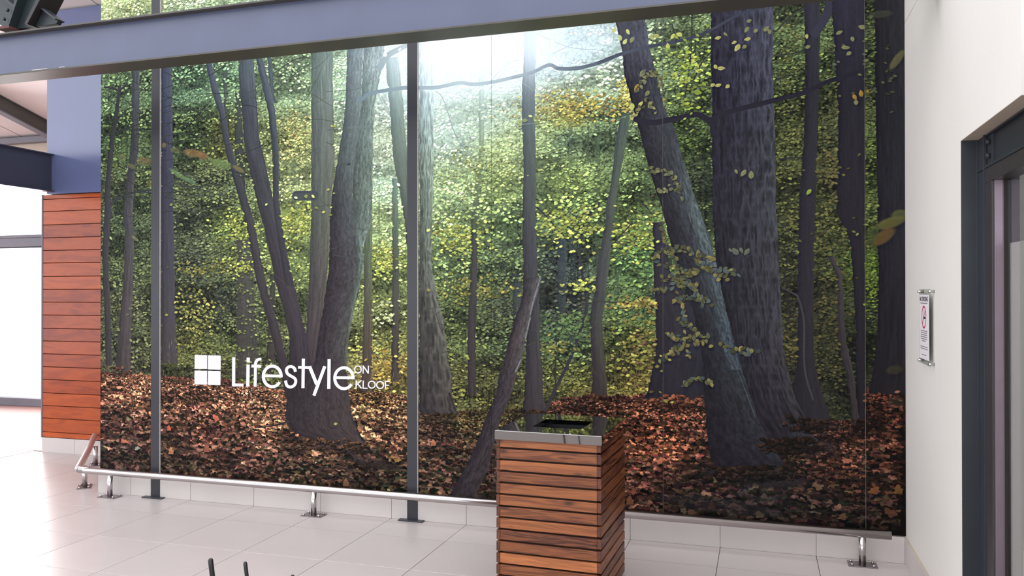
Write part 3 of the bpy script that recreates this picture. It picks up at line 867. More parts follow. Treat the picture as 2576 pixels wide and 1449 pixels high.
def foliage(n, mask, thr, sizes, lo, hi, shade=0.5, al=0.95, yellow=0.6, soft=0.2):
    """leaves in layered sprays, each over its own small dark gap"""
    xs_ = rs_.randint(14, W - 14, n); ys_ = rs_.randint(14, H - 14, n)
    nv = mask[ys_, xs_]
    keep = (nv > thr + soft * (rs_.rand(n) - 0.5)) & ((tmask[ys_, xs_] < 0.5) | (rs_.rand(n) < 0.012))
    xs_, ys_, nv = xs_[keep], ys_[keep], nv[keep]
    f = lo + (hi - lo) * rs_.rand(len(xs_)) ** 1.2
    bb_ = B[ys_, xs_]; cc = con[ys_, xs_]; f = 1 + (f - 1) * (0.35 + 0.65 * cc); bc = bb_ * f[:, None]; shd = 1 + (shade - 1) * cc
    r = rs_.rand(len(xs_)) * yellow
    bc[:, 0] += r * 0.05; bc[:, 1] += r * 0.035; bc[:, 2] -= r * 0.05
    bc = np.clip(bc, 0, 1)
    kx = np.interp(xs_, [0, W], [1.35, 1.0])
    sz = np.array(sorted(SPRAY))
    pick = np.array(sizes)[rs_.randint(len(sizes), size=len(xs_))] * kx
    for i in range(len(xs_)):
        q = int(sz[np.argmin(np.abs(sz - pick[i]))])
        mk = SPRAY[q][rs_.randint(10)]
        stamp(img, xs_[i] + 1, ys_[i] + 2, mk, bb_[i] * shd[i], 0.75)
        stamp(img, xs_[i], ys_[i], mk, bc[i], al)


foliage(36000, 0.25 + 0.5 * patch * (0.6 + 0.8 * lay), 0.48, (3, 4, 4, 5), 0.85, 1.5, 0.42)
img *= (1 - con * 0.35 * squiggle(16, 9, 0.035) * (1 - patch * 0.5))[..., None]


def trunk(rows, cols, amp=0.22, kind='fine', soft=1.1, al=1.0, fade=0):
    """rows: (y, xl, xr) outline in photograph px; cols: (y, left rgb, right rgb)"""
    T = img
    r = np.array(rows, float)
    lx, ly = P(r[:, 1], r[:, 0]); rx, ry = P(r[:, 2], r[:, 0])
    y0 = int(max(0, min(ly.min(), ry.min()))); y1 = int(min(H, max(ly.max(), ry.max())))
    ys = np.arange(y0, y1) + 0.5
    jit = upsample(rs_.rand(max(4, (y1 - y0) // 9), 2).astype(np.float32), y1 - y0, 2)
    L = np.interp(ys, ly, lx) + (jit[:, 0] - 0.5) * 3; Rr = np.interp(ys, ry, rx) + (jit[:, 1] - 0.5) * 3
    x0 = int(max(0, L.min() - 2)); x1 = int(min(W, Rr.max() + 3))
    if x1 <= x0 or y1 <= y0: return
    xx = np.arange(x0, x1)[None] + 0.5
    a = np.clip((xx - L[:, None]) / soft + 0.5, 0, 1) * np.clip((Rr[:, None] - xx) / soft + 0.5, 0, 1) * al
    if fade: a = a * np.clip((ys - y0) / fade, 0, 1)[:, None]
    if al == 1.0: tmask[y0:y1, x0:x1] = np.maximum(tmask[y0:y1, x0:x1], a)
    u = np.clip((xx - L[:, None]) / np.maximum(Rr - L, 1)[:, None], 0, 1)
    c = np.array([[q[0], *q[1], *q[2]] for q in cols], float)
    _, cyy = P(np.full(len(c), r[:, 1].mean()), c[:, 0])
    cl = np.stack([np.interp(ys, cyy, c[:, 1 + k]) for k in range(3)], -1) / 255
    cr = np.stack([np.interp(ys, cyy, c[:, 4 + k]) for k in range(3)], -1) / 255
    w = (u ** 1.6)[..., None]
    colr = cl[:, None] * (1 - w) + cr[:, None] * w
    # bark, following the lean of the bole
    wd = int(max(8, np.median(Rr - L))) + 8
    hh = y1 - y0
    if kind == 'ridge':
        n = 1 - np.abs(noise(9, 46, hh, wd) - 0.5) * 2.4
        n = 0.6 * n + 0.4 * (1 - np.abs(noise(5, 20, hh, wd) - 0.5) * 2.4)
    elif kind == 'rough':
        n = 0.5 * noise(6, 22, hh, wd) + 0.5 * noise(3, 7, hh, wd)
    else:
        n = 0.55 * noise(5, 60, hh, wd) + 0.3 * noise(3, 14, hh, wd) + 0.15 * noise(2, 2, hh, wd)
    ui = np.clip((u * (wd - 1)).astype(int), 0, wd - 1)
    nn = n[np.arange(hh)[:, None], ui]
    colr = colr * (1 + amp * 2 * (nn - 0.5))[..., None] * (1.0 - 0.18 * np.abs(u - 0.5) * 2 * (u < 0.5))[..., None]
    p = T[y0:y1, x0:x1]
    p += (np.clip(colr, 0, 1) - p) * a[..., None]


def branch(pts, w0, w1, col, al=1.0, curve=True):
    q = smooth(pts, 6) if curve and len(pts) > 2 else pts
    a = np.array(q, float); cx, cy = P(a[:, 0], a[:, 1]); n = len(cx)
    col = np.array(col, np.float32) / 255
    for i in range(n - 1):
        t = i / max(1, n - 2); r = (w0 + (w1 - w0) * t) / 2
        xa, ya, xb, yb = cx[i], cy[i], cx[i + 1], cy[i + 1]
        x0 = int(max(0, min(xa, xb) - r - 2)); x1 = int(min(W, max(xa, xb) + r + 3)); y0 = int(max(0, min(ya, yb) - r - 2)); y1 = int(min(H, max(ya, yb) + r + 3))
        if x1 <= x0 or y1 <= y0: continue
        yy, xx = np.mgrid[y0:y1, x0:x1]
        dx, dy = xb - xa, yb - ya; l2 = dx * dx + dy * dy + 1e-6
        tt = np.clip(((xx - xa) * dx + (yy - ya) * dy) / l2, 0, 1)
        dd = np.hypot(xx - xa - tt * dx, yy - ya - tt * dy)
        m_ = np.clip(r - dd + 0.5, 0, 1) * al
        p = img[y0:y1, x0:x1]; p += (col - p) * m_[..., None]


def twigs(x0, x1, y0, y1, n, col, L=(60, 150), w=2.2, al=0.8):
    for _ in range(n):
        x, y = rs_.uniform(x0, x1), rs_.uniform(y0, y1); a = rs_.uniform(-0.7, 0.7) + (math.pi if rs_.rand() < 0.5 else 0); l = rs_.uniform(*L)
        pts = [(x, y)]
        for _k in range(4):
            a += rs_.uniform(-0.3, 0.3); x += math.cos(a) * l / 4; y += math.sin(a) * l / 4; pts.append((x, y))
        branch(pts, w, 0.8, col, al)


# --- far boles
g1, g2 = (72, 76, 84), (70, 78, 80)
trunk([(603, 1402, 1425), (790, 1404, 1424)], [(603, (70, 80, 86), (72, 84, 86)), (790, (60, 64, 68), (64, 70, 70))], 0.1, al=0.8)
trunk([(690, 1290, 1312), (790, 1290, 1312)], [(690, (66, 70, 74), (66, 72, 74))], 0.1, al=0.7)
trunk([(60, 1205, 1217), (390, 1204, 1218), (560, 1185, 1201)], [(60, (205, 225, 235), (205, 225, 235)), (250, (165, 185, 170), (165, 185, 170)), (400, (120, 140, 100), (120, 140, 100)), (560, (85, 95, 75), (85, 95, 75))], 0.15, al=0.75)
trunk([(450, 987, 1001), (672, 987, 1004), (810, 986, 1004), (960, 984, 1004)], [(450, (115, 138, 125), (125, 150, 130)), (640, (85, 90, 80), (95, 105, 85)), (900, (72, 64, 62), (78, 72, 62))], 0.15)
trunk([(150, 406, 432), (600, 406, 438), (810, 406, 441), (914, 404, 447)], [(150, (78, 84, 108), (92, 102, 115)), (450, (66, 66, 84), (72, 74, 84)), (700, (70, 68, 76), (74, 72, 76)), (914, (74, 68, 70), (76, 70, 70))], 0.12)
trunk([(230, 592, 606), (360, 590, 612), (500, 598, 618)], [(230, (78, 86, 84), (78, 86, 84)), (500, (60, 62, 66), (60, 62, 66))], 0.12, al=0.9)
trunk([(600, 596, 634), (760, 597, 640), (950, 592, 655)], [(600, (84, 84, 80), (80, 82, 76)), (950, (74, 68, 66), (70, 66, 64))], 0.14, al=0.85)
trunk([(690, 680, 692), (950, 668, 690)], [(690, (66, 66, 62), (66, 66, 62)), (950, (64, 58, 56), (64, 58, 56))], 0.1, al=0.9)
trunk([(150, 560, 572), (330, 566, 574)], [(150, (90, 104, 100), (90, 104, 100)), (330, (76, 80, 74), (76, 80, 74))], 0.1, al=0.8)
foliage(30000, 0.5 * noise(90, 16) + 0.5 * noise(150, 60), 0.56, (4, 4, 5), 0.95, 1.6, 0.36, 0.95, 0.9, 0.08)
foliage(16000, 0.5 * noise(110, 18) + 0.5 * noise(190, 70), 0.60, (4, 5, 6), 1.05, 1.75, 0.32, 0.95, 1.0, 0.06)

# --- undergrowth and leaf litter
gx = np.array([240, 262, 400, 560, 700, 900, 1030, 1062, 1150, 1240, 1330, 1420, 1600, 1780, 1900, 2020, 2174, 2178, 2230, 2300])
gy = np.array([940, 942, 950, 958, 985, 985, 1000, 1030, 1040, 1035, 1035, 1005, 1000, 990, 1040, 1065, 1062, 985, 972, 965])
hx, hy = P(gx, gy)
cols_ = np.arange(W)
hor = np.interp(cols_, hx, hy)
yyy = np.arange(H)[:, None]
edge = hor[None] + (noise(26, 9) - 0.5) * 34
gm = np.clip((yyy - edge) / 10, 0, 1).astype(np.float32)
G *= np.array([0.80, 0.76, 0.72], np.float32)
gp = np.clip((0.6 * noise(90, 22) + 0.4 * noise(30, 10) - 0.5) * 2.2 + 0.5, 0, 1)
G *= (0.66 + 0.62 * gp)[..., None]
litter = G * (0.34 + 0.5 * (noise(5, 4) - 0.4))[..., None]
img += (litter - img) * gm[..., None]
tmask = np.maximum(tmask, gm)
# grass stems in the understory band
for _ in range(2600):
    px = rs_.uniform(262, 2170); i = np.interp(px, gx, gy)
    py = i - rs_.uniform(-6, 95) ** 1.0
    cx, cy = P([px], [py]); x, y = int(cx[0]), int(cy[0])
    if 12 < x < W - 12 and 20 < y < H - 12:
        c = B[y, x] * rs_.uniform(0.6, 1.5)
        l = rs_.randint(5, 16); img[y - l:y, x:x + 1] += (c - img[y - l:y, x:x + 1]) * 0.6
GH = float(H)
n = 30000
lx_ = rs_.randint(20, W - 20, n)
t_ = rs_.rand(n) ** 1.7
ly_ = hor[lx_] - 5 + t_ * (GH - hor[lx_] - 10)
order = np.argsort(ly_)
szs = np.array(sorted(MAPLE))
hue = rs_.normal(0, 1, (n, 3)) * np.array([0.03, 0.018, 0.014])
lf = np.clip(rs_.lognormal(-0.20, 0.50, n), 0.3, 1.75)
kx_ = np.interp(np.arange(W), [0, W * 0.6, W], [1.4, 1.1, 1.0])


def litter_leaf(x, y, s, f, hu, shade=0.22):
    s = szs[np.argmin(np.abs(szs - s))]
    g = G[y, x]
    mk = MAPLE[s][rs_.randint(10)]
    stamp(img, x + 1, y + max(2, s // 3), mk, g * shade, 0.85)
    c = np.clip(g * f + hu * min(1, 0.3 + g.mean() * 2), 0.02, 1)
    stamp(img, x, y, mk, c, 0.97)
    if s >= 5:                            # lighter fold and darker half of the curled leaf
        q = max(3, min(9, int(s * 0.55))); q = min(SPRAY, key=lambda v: abs(v - q))
        stamp(img, x - s // 4, y - s // 5, SPRAY[q][rs_.randint(10)], np.clip(c * rs_.uniform(1.0, 1.35), 0, 1), 0.7)
        if rs_.rand() < 0.5: stamp(img, x + s // 3, y + s // 4, SPRAY[q][rs_.randint(10)], c * 0.55, 0.6)


for i in order:
    x, y = lx_[i], int(ly_[i])
    if y < 25 or y > H - 22: continue
    t = max(0, (y - hor[x]) / (GH - hor[x] + 1))
    litter_leaf(x, y, (2.8 + 14 * t * rs_.uniform(0.4, 1.3)) * kx_[x], lf[i], hue[i])
# a few large single leaves that stand out
for px, py, s, c in ((543, 1052, 15, (190, 105, 80)), (752, 1212, 18, (176, 84, 66)), (800, 1120, 12, (120, 84, 64)), (520, 1130, 15, (150, 92, 72)), (600, 1128, 12, (150, 96, 74)), (312, 1110, 15, (186, 110, 84)), (430, 1135, 15, (176, 118, 84)),
                     (425, 1078, 12, (190, 92, 70)), (345, 1128, 12, (150, 150, 132)), (300, 975, 12, (200, 140, 112)), (990, 1150, 12, (150, 112, 72)), (1000, 1158, 12, (158, 118, 70)), (1090, 1115, 12, (170, 108, 76)), (870, 1215, 15, (120, 84, 62)),
                     (2200, 1235, 18, (112, 70, 44)), (2260, 1232, 15, (104, 72, 40)), (2240, 1290, 18, (84, 54, 40)), (2060, 1225, 15, (104, 82, 62)), (1900, 1222, 12, (104, 88, 70)), (1800, 1205, 15, (96, 90, 60)), (1910, 1295, 15, (92, 80, 58)), (1585, 1260, 15, (120, 78, 58)), (1660, 1160, 12, (190, 116, 84)), (1720, 1285, 12, (86, 76, 60)), (2120, 1300, 15, (90, 66, 48)), (2130, 1160, 12, (150, 98, 76))):
    cx, cy = P([px], [py]); stamp(img, cx[0] + 2, cy[0] + 5, MAPLE[s][1], np.array([0.1, 0.08, 0.08]), 0.6); stamp(img, cx[0], cy[0], MAPLE[s][rs_.randint(10)], np.array(c) / 255, 0.95)

def blob(px, py, rx, ry, ang, col, al):
    cx, cy = P([px], [py]); cx, cy = cx[0], cy[0]; R = int(max(rx, ry) * 1.6)
    x0, x1, y0, y1 = int(max(0, cx - R)), int(min(W, cx + R)), int(max(0, cy - R)), int(min(H, cy + R))
    yy, xx = np.mgrid[y0:y1, x0:x1]; a_ = math.radians(ang)
    u = (xx - cx) * math.cos(a_) + (yy - cy) * math.sin(a_); v = -(xx - cx) * math.sin(a_) + (yy - cy) * math.cos(a_)
    d = np.sqrt((u / rx) ** 2 + (v / ry) ** 2)
    mk = np.clip((1.15 - d) / 0.45, 0, 1); mk = mk * mk * (3 - 2 * mk) * al
    p = img[y0:y1, x0:x1]; p += (np.array(col, np.float32) / 255 - p) * mk[..., None]


# --- middle trees
for q in ((1890, 1195, 150, 30, 4, (34, 30, 34), 0.75), (2000, 1115, 110, 24, 4, (36, 32, 34), 0.7), (2050, 1070, 70, 14, 2, (36, 32, 32), 0.6), (830, 1120, 150, 20, 6, (56, 46, 48), 0.7), (1100, 1050, 70, 12, 2, (56, 48, 46), 0.6), (1700, 1005, 110, 12, 0, (44, 38, 40), 0.6), (1180, 1250, 60, 14, 0, (46, 40, 42), 0.6), (310, 940, 40, 8, 0, (66, 54, 52), 0.6), (1345, 1040, 50, 10, 0, (52, 46, 44), 0.6), (1800, 1270, 180, 22, 3, (44, 40, 42), 0.5), (940, 1165, 90, 16, 8, (52, 44, 44), 0.55)): blob(*q)
trunk([(130, 783, 838), (198, 783, 837), (405, 783, 842), (508, 783, 834), (638, 780, 828), (741, 776, 818), (828, 771, 806), (930, 762, 800)],
      [(130, (112, 130, 122), (132, 150, 138)), (330, (104, 112, 108), (118, 124, 112)), (520, (92, 98, 92), (104, 108, 92)), (740, (80, 74, 76), (86, 80, 74)), (930, (70, 60, 64), (72, 62, 64))], 0.2)
trunk([(146, 970, 1002), (198, 973, 1008), (267, 980, 1015), (336, 985, 1019), (405, 990, 1028), (474, 1004, 1035), (557, 1018, 1040), (640, 1026, 1045)],
      [(146, (140, 165, 165), (160, 185, 185)), (280, (108, 128, 118), (128, 146, 130)), (420, (100, 112, 100), (112, 122, 104)), (640, (82, 80, 82), (82, 80, 82))], 0.14)
trunk([(440, 918, 936), (672, 915, 936), (810, 915, 937), (914, 911, 935), (985, 908, 932)],
      [(440, (108, 130, 112), (125, 145, 120)), (640, (92, 104, 84), (104, 114, 88)), (850, (86, 78, 70), (96, 84, 70)), (985, (80, 66, 60), (84, 68, 60))], 0.2)
trunk([(60, 1055, 1089), (115, 1055, 1089), (370, 1055, 1092), (557, 1056, 1087), (672, 1055, 1086), (741, 1055, 1099), (810, 1055, 1116), (880, 1055, 1125), (948, 1055, 1135), (1005, 1055, 1139), (1030, 1055, 1143), (1040, 1056, 1152), (1050, 1066, 1110)],
      [(60, (190, 212, 222), (214, 232, 238)), (220, (150, 172, 178), (190, 210, 210)), (400, (118, 132, 122), (150, 164, 148)), (560, (90, 98, 90), (120, 132, 116)), (740, (78, 78, 74), (104, 106, 96)), (900, (66, 62, 62), (90, 88, 78)), (1050, (58, 52, 54), (64, 58, 56))], 0.3, 'ridge')
trunk([(520, 1182, 1200), (640, 1186, 1201), (750, 1180, 1200), (850, 1176, 1196), (995, 1178, 1198)], [(520, (76, 84, 70), (80, 88, 72)), (700, (68, 66, 66), (68, 66, 66)), (995, (62, 54, 56), (66, 58, 56))], 0.16, fade=70)
trunk([(262, 1572, 1594), (300, 1560, 1584), (365, 1548, 1574), (440, 1540, 1560), (517, 1526, 1548), (569, 1522, 1543), (638, 1507, 1536), (707, 1500, 1528), (759, 1491, 1521), (810, 1484, 1515), (880, 1488, 1517), (948, 1491, 1526), (985, 1487, 1527), (1000, 1484, 1530)],
      [(300, (84, 96, 92), (90, 104, 92)), (480, (80, 88, 82), (86, 94, 82)), (700, (70, 70, 74), (78, 84, 78)), (880, (62, 56, 60), (74, 74, 62)), (1000, (60, 50, 52), (66, 58, 52))], 0.14, fade=50)
trunk([(560, 1642, 1664), (700, 1645, 1690), (800, 1650, 1775), (900, 1648, 1775), (990, 1628, 1775), (1002, 1620, 1778)], [(560, (56, 54, 60), (52, 50, 58)), (1000, (46, 42, 50), (40, 38, 46))], 0.14)
trunk([(20, 1317, 1348), (84, 1317, 1348), (158, 1317, 1348), (227, 1313, 1346), (330, 1313, 1346), (400, 1317, 1349), (517, 1315, 1348), (603, 1315, 1350), (690, 1317, 1353), (776, 1320, 1357), (845, 1324, 1358), (914, 1322, 1364), (997, 1320, 1367), (1035, 1313, 1374)],
      [(60, (150, 168, 188), (190, 206, 220)), (150, (120, 136, 152), (150, 166, 178)), (240, (88, 100, 106), (104, 116, 118)), (420, (74, 80, 80), (86, 92, 88)), (650, (66, 66, 72), (72, 74, 76)), (1035, (58, 52, 56), (70, 64, 64))], 0.16)
trunk([(700, 1317, 1362), (741, 1315, 1352), (776, 1305, 1340), (810, 1293, 1333), (845, 1282, 1325), (880, 1275, 1318), (914, 1265, 1310), (948, 1256, 1299), (997, 1246, 1286), (1062, 1218, 1257), (1124, 1196, 1242), (1186, 1166, 1226), (1246, 1130, 1196)],
      [(700, (60, 56, 62), (96, 94, 94)), (850, (66, 58, 62), (92, 88, 84)), (1000, (60, 52, 58), (70, 62, 64)), (1246, (54, 47, 52), (62, 54, 56))], 0.26, 'rough')
for px0, py0, px1, py1 in ((1358, 700, 1345, 745), (1345, 745, 1333, 790), (1333, 800, 1322, 850), (1310, 905, 1296, 935)):
    branch([(px0, py0), (px1, py1)], 4, 3, (150, 152, 156), 0.55)
# slim trees on the left
trunk([(160, 331, 352), (312, 331, 349), (378, 328, 348), (438, 320, 339), (534, 309, 333), (586, 314, 338), (707, 311, 335), (810, 300, 331), (935, 290, 328)],
      [(160, (84, 92, 96), (96, 104, 104)), (350, (70, 72, 78), (80, 84, 84)), (600, (74, 72, 76), (86, 84, 82)), (935, (72, 64, 64), (82, 74, 72))], 0.2)
trunk([(215, 298, 305), (295, 286, 297), (338, 277, 289), (428, 268, 280), (494, 262, 276), (514, 264, 281), (638, 257, 272), (759, 262, 277), (920, 266, 282)],
      [(215, (62, 66, 66), (66, 72, 70)), (500, (60, 60, 66), (70, 70, 72)), (920, (60, 56, 58), (70, 64, 64))], 0.15)
dk = (60, 62, 62)
branch([(262, 219), (283, 222), (301, 228)], 6, 9, dk); branch([(301, 228), (312, 218), (326, 213)], 7, 5, dk)
branch([(277, 514), (292, 500), (330, 485), (383, 477)], 7, 5, (58, 60, 62)); branch([(262, 345), (275, 336), (320, 322), (383, 300)], 5, 2.5, dk)
branch([(285, 330), (330, 326), (385, 335)], 3, 2, dk); branch([(281, 320), (310, 285), (326, 270)], 5, 3, dk)
for q in (((412, 180), (460, 203), (525, 227)), ((435, 335), (490, 303), (545, 292)), ((455, 364), (490, 305), (532, 250)), ((440, 470), (530, 466), (600, 452)), ((412, 480), (470, 525), (520, 545)), ((405, 345), (470, 335), (560, 350)),
          ((450, 370), (480, 345), (520, 340)), ((412, 330), (360, 322), (300, 330)), ((640, 220), (740, 150), (786, 148)), ((688, 234), (730, 195), (780, 160)), ((440, 460), (520, 480), (590, 500)), ((290, 640), (275, 670), (255, 700))):
    branch(list(q), 3.2, 1.6, (64, 70, 66), 0.9)
# multi-stemmed tree
trunk([(130, 672, 682), (240, 680, 690), (260, 690, 698)], [(130, (92, 108, 112), (92, 108, 112)), (260, (84, 92, 96), (84, 92, 96))], 0.1)
trunk([(110, 510, 526), (161, 518, 534), (222, 531, 548), (279, 550, 566), (345, 560, 577), (395, 571, 590), (444, 585, 606), (511, 604, 626), (569, 621, 642), (638, 632, 654), (707, 645, 668), (776, 664, 685), (810, 675, 699), (880, 692, 715), (931, 704, 727), (1000, 719, 746)],
      [(110, (88, 100, 118), (110, 122, 132)), (280, (78, 82, 94), (92, 96, 104)), (450, (62, 64, 70), (74, 76, 76)), (700, (66, 62, 66), (74, 70, 70)), (1000, (58, 50, 55), (62, 54, 58))], 0.15)
trunk([(120, 596, 637), (150, 598, 638), (222, 603, 643), (279, 609, 648), (345, 613, 651), (411, 624, 667), (478, 639, 682), (569, 663, 704), (638, 678, 722), (707, 692, 738), (776, 713, 754), (845, 728, 770), (931, 728, 785), (1000, 722, 800)],
      [(120, (94, 106, 114), (104, 118, 122)), (280, (78, 82, 90), (86, 90, 96)), (480, (66, 66, 72), (74, 76, 78)), (720, (66, 60, 66), (70, 64, 70)), (1000, (58, 50, 56), (60, 52, 58))], 0.16)
trunk([(110, 640, 655), (150, 645, 662), (222, 661, 681), (279, 674, 692), (345, 682, 699), (411, 686, 702), (478, 686, 702), (520, 688, 704), (569, 694, 710), (650, 706, 724), (720, 718, 738)],
      [(110, (86, 98, 110), (112, 124, 132)), (250, (76, 84, 94), (100, 110, 116)), (420, (66, 70, 76), (84, 88, 90)), (720, (62, 58, 64), (66, 62, 68))], 0.14)
trunk([(110, 912, 968), (129, 915, 966), (160, 912, 962), (198, 911, 956), (267, 908, 941), (336, 896, 939), (405, 889, 937), (474, 887, 937), (557, 885, 934), (620, 885, 914)],
      [(110, (128, 146, 148), (150, 166, 166)), (260, (98, 112, 108), (120, 136, 120)), (420, (84, 94, 88), (112, 126, 112)), (620, (76, 82, 78), (122, 138, 130))], 0.34, 'rough')
branch([(955, 170), (975, 140), (1000, 125), (1030, 110)], 20, 14, (120, 138, 142))
trunk([(100, 874, 915), (129, 873, 915), (198, 871, 910), (267, 869, 908), (336, 861, 901), (405, 849, 891), (474, 837, 887), (557, 830, 887), (603, 830, 900), (638, 828, 908), (672, 827, 912), (707, 823, 908), (741, 818, 901), (776, 813, 890), (810, 806, 883), (845, 801, 877), (880, 797, 871), (914, 790, 870), (983, 770, 876)],
      [(100, (116, 134, 140), (136, 152, 154)), (267, (92, 102, 106), (112, 124, 120)), (400, (78, 84, 86), (92, 100, 96)), (520, (58, 56, 62), (78, 82, 82)), (700, (60, 52, 58), (84, 88, 86)), (880, (58, 50, 56), (84, 84, 80)), (983, (56, 48, 54), (72, 66, 66))], 0.24, 'rough')
trunk([(540, 890, 915), (600, 893, 908), (640, 898, 915), (690, 895, 912), (760, 882, 894), (850, 868, 878), (930, 862, 872)], [(540, (96, 112, 108), (128, 146, 138)), (700, (86, 96, 88), (110, 124, 112)), (930, (80, 82, 74), (98, 102, 88))], 0.35, 'rough', al=0.8, fade=90)
trunk([(900, 735, 868), (931, 730, 870), (983, 722, 877), (1031, 720, 882), (1062, 717, 890), (1085, 735, 898), (1105, 780, 915), (1122, 850, 930)],
      [(900, (58, 50, 56), (66, 58, 62)), (1000, (58, 50, 55), (70, 62, 62)), (1122, (60, 52, 54), (76, 66, 60))], 0.2, 'rough', fade=60)
for q in (((890, 1060), (905, 1095), (925, 1118)), ((725, 1060), (690, 1070), (650, 1075)), ((750, 1085), (850, 1120), (920, 1170)), ((1130, 990), (1145, 1030), (1160, 1050))): branch(list(q), 7, 2, (58, 50, 52))
branch([(745, 492), (790, 492)], 30, 30, (74, 78, 82), 0.95, False)
stamp(img, *[v[0] for v in P([877], [413])], SPRAY[7][2], np.array([0.14, 0.15, 0.17]), 0.8)
for px, py, w_ in ((800, 1108, 110), (900, 1118, 40), (1095, 1045, 50), (1345, 1035, 35), (1505, 998, 28), (1700, 1000, 90), (310, 930, 30)):
    for _ in range(int(w_ * 1.1)):
        dx_ = rs_.normal(0, 0.6); qx, qy = P([px + dx_ * w_], [py + rs_.uniform(-5, 22)])
        litter_leaf(int(qx[0]), int(qy[0]), rs_.uniform(4, 9), rs_.uniform(0.5, 1.1), np.zeros(3))
# saplings in the middle
branch([(1512, 505), (1505, 514), (1474, 552), (1459, 621), (1464, 690), (1475, 769), (1460, 828), (1433, 904), (1398, 976), (1372, 1032)], 4.5, 10, (58, 56, 60))
branch([(1350, 521), (1375, 545), (1402, 576), (1457, 638)], 4.5, 3.5, (60, 60, 64)); branch([(1381, 797), (1398, 845), (1397, 925), (1398, 1010)], 3.5, 4.5, (56, 54, 54))
branch([(1440, 540), (1474, 556)], 3, 2, dk); branch([(1460, 670), (1425, 660), (1385, 652)], 3.5, 2, dk); branch([(1478, 757), (1540, 760), (1650, 770)], 4, 2.5, (66, 62, 56)); branch([(1535, 605), (1580, 570), (1620, 545)], 3, 2, dk)
branch([(1545, 616), (1600, 607)], 3, 2, dk); branch([(1090, 760), (1110, 830), (1125, 800), (1150, 740)], 2.5, 1.6, (70, 72, 62)); branch([(1087, 575), (1150, 520), (1180, 470)], 2.5, 1.6, (86, 96, 84)); branch([(1095, 230), (1115, 250), (1150, 350), (1190, 390)], 2.5, 1.5, (130, 150, 150))
branch([(1195, 910), (1215, 916), (1245, 916)], 3, 2, (60, 56, 54)); branch([(1280, 150), (1260, 190), (1230, 225)], 2.5, 2, (150, 165, 180)); branch([(1305, 150), (1270, 165), (1225, 215)], 3, 2, (140, 155, 165)); branch([(1350, 85), (1430, 118), (1500, 125)], 2.5, 1.5, (150, 165, 175)); branch([(1390, 135), (1450, 105), (1480, 90)], 2.5, 1.5, (150, 165, 175))
twigs(1100, 1300, 140, 330, 14, (150, 168, 172), (40, 110), 1.8, 0.6)
twigs(265, 620, 190, 560, 70, (50, 56, 54), (50, 150), 2.8, 0.8); twigs(600, 900, 180, 700, 30, (70, 78, 66), (50, 140), 2.2, 0.7); twigs(1080, 1600, 400, 950, 50, (70, 74, 64), (40, 130), 2.0, 0.65)

# layered leaf sprays in front of the middle trees
foliage(9000, 0.5 * noise(100, 16) + 0.5 * noise(170, 90), 0.62, (5, 6), 1.1, 1.75, 0.36, 0.95, 1.0, 0.06)


def leaves(x0, x1, y0, y1, n, cols_, sizes=(5, 6, 7), jitter=0.12, masks=None):
    masks = masks or SPRAY
    ci = np.array(cols_, float) / 255
    for _ in range(n):
        u, v = rs_.normal(0, 0.30, 2)
        px = (x0 + x1) / 2 + u * (x1 - x0); py = (y0 + y1) / 2 + v * (y1 - y0)
        cx, cy = P([px], [py]); c = ci[rs_.randint(len(ci))] * (1 + rs_.uniform(-jitter, jitter) * 2)
        s = sizes[rs_.randint(len(sizes))]
        xi, yi = int(min(max(cx[0], 0), W - 1)), int(min(max(cy[0], 0), H - 1))
        if masks is SPRAY and tmask[yi, xi] > 0.5 and rs_.rand() < 0.94: continue
        stamp(img, cx[0] + 1, cy[0] + 2, masks[s][rs_.randint(10)], c * 0.35, 0.5)
        stamp(img, cx[0], cy[0], masks[s][rs_.randint(10)], np.clip(c, 0, 1), 0.95)


YG = [(176, 184, 92), (160, 172, 84), (196, 198, 110), (140, 152, 74)]
OL = [(120, 124, 66), (138, 136, 72), (100, 106, 58), (156, 150, 84)]
leaves(430, 545, 735, 850, 240, OL + [(160, 156, 88)]); leaves(560, 650, 650, 690, 90, YG); leaves(440, 580, 665, 690, 90, OL); leaves(560, 640, 530, 620, 150, YG)
leaves(690, 790, 520, 600, 170, YG); leaves(780, 842, 480, 545, 120, YG); leaves(920, 1010, 620, 690, 170, YG); leaves(940, 1025, 760, 830, 90, [(190, 196, 150), (150, 158, 104)]); leaves(930, 1030, 880, 960, 150, [(176, 150, 70), (150, 128, 66), (196, 176, 96)])
leaves(1090, 1230, 560, 640, 220, YG); leaves(1090, 1300, 700, 760, 190, OL); leaves(1330, 1520, 520, 610, 260, YG); leaves(1430, 1500, 705, 735, 50, YG); leaves(1540, 1700, 540, 660, 260, YG + [(110, 150, 80)])
leaves(1540, 1720, 750, 780, 150, [(170, 158, 84), (140, 132, 70)]); leaves(1560, 1700, 810, 960, 320, [(140, 136, 66), (116, 112, 58), (160, 150, 80), (110, 90, 60)]); leaves(1390, 1480, 780, 850, 130, [(96, 124, 78), (110, 130, 80)]); leaves(1360, 1430, 860, 900, 60, OL)
leaves(1330, 1570, 240, 300, 330, [(190, 176, 84), (206, 190, 96), (170, 160, 74), (180, 150, 90)], (4, 5, 6)); leaves(1560, 1610, 190, 290, 120, [(206, 196, 100), (190, 178, 90), (214, 206, 120)], (5, 6, 7)); leaves(1310, 1350, 255, 340, 50, [(150, 165, 100), (176, 184, 120)], (7, 9)); leaves(1100, 1330, 380, 470, 260, [(176, 186, 110), (160, 170, 96)], (4, 5))
leaves(700, 785, 280, 420, 170, [(196, 182, 110), (180, 176, 110), (200, 196, 130)], (4, 5)); leaves(820, 840, 300, 330, 14, YG); leaves(310, 360, 760, 800, 40, [(140, 140, 104), (110, 112, 80)])
branch([(918, 1290 - 0.0)] * 2, 0.1, 0.1, dk, 0, False)

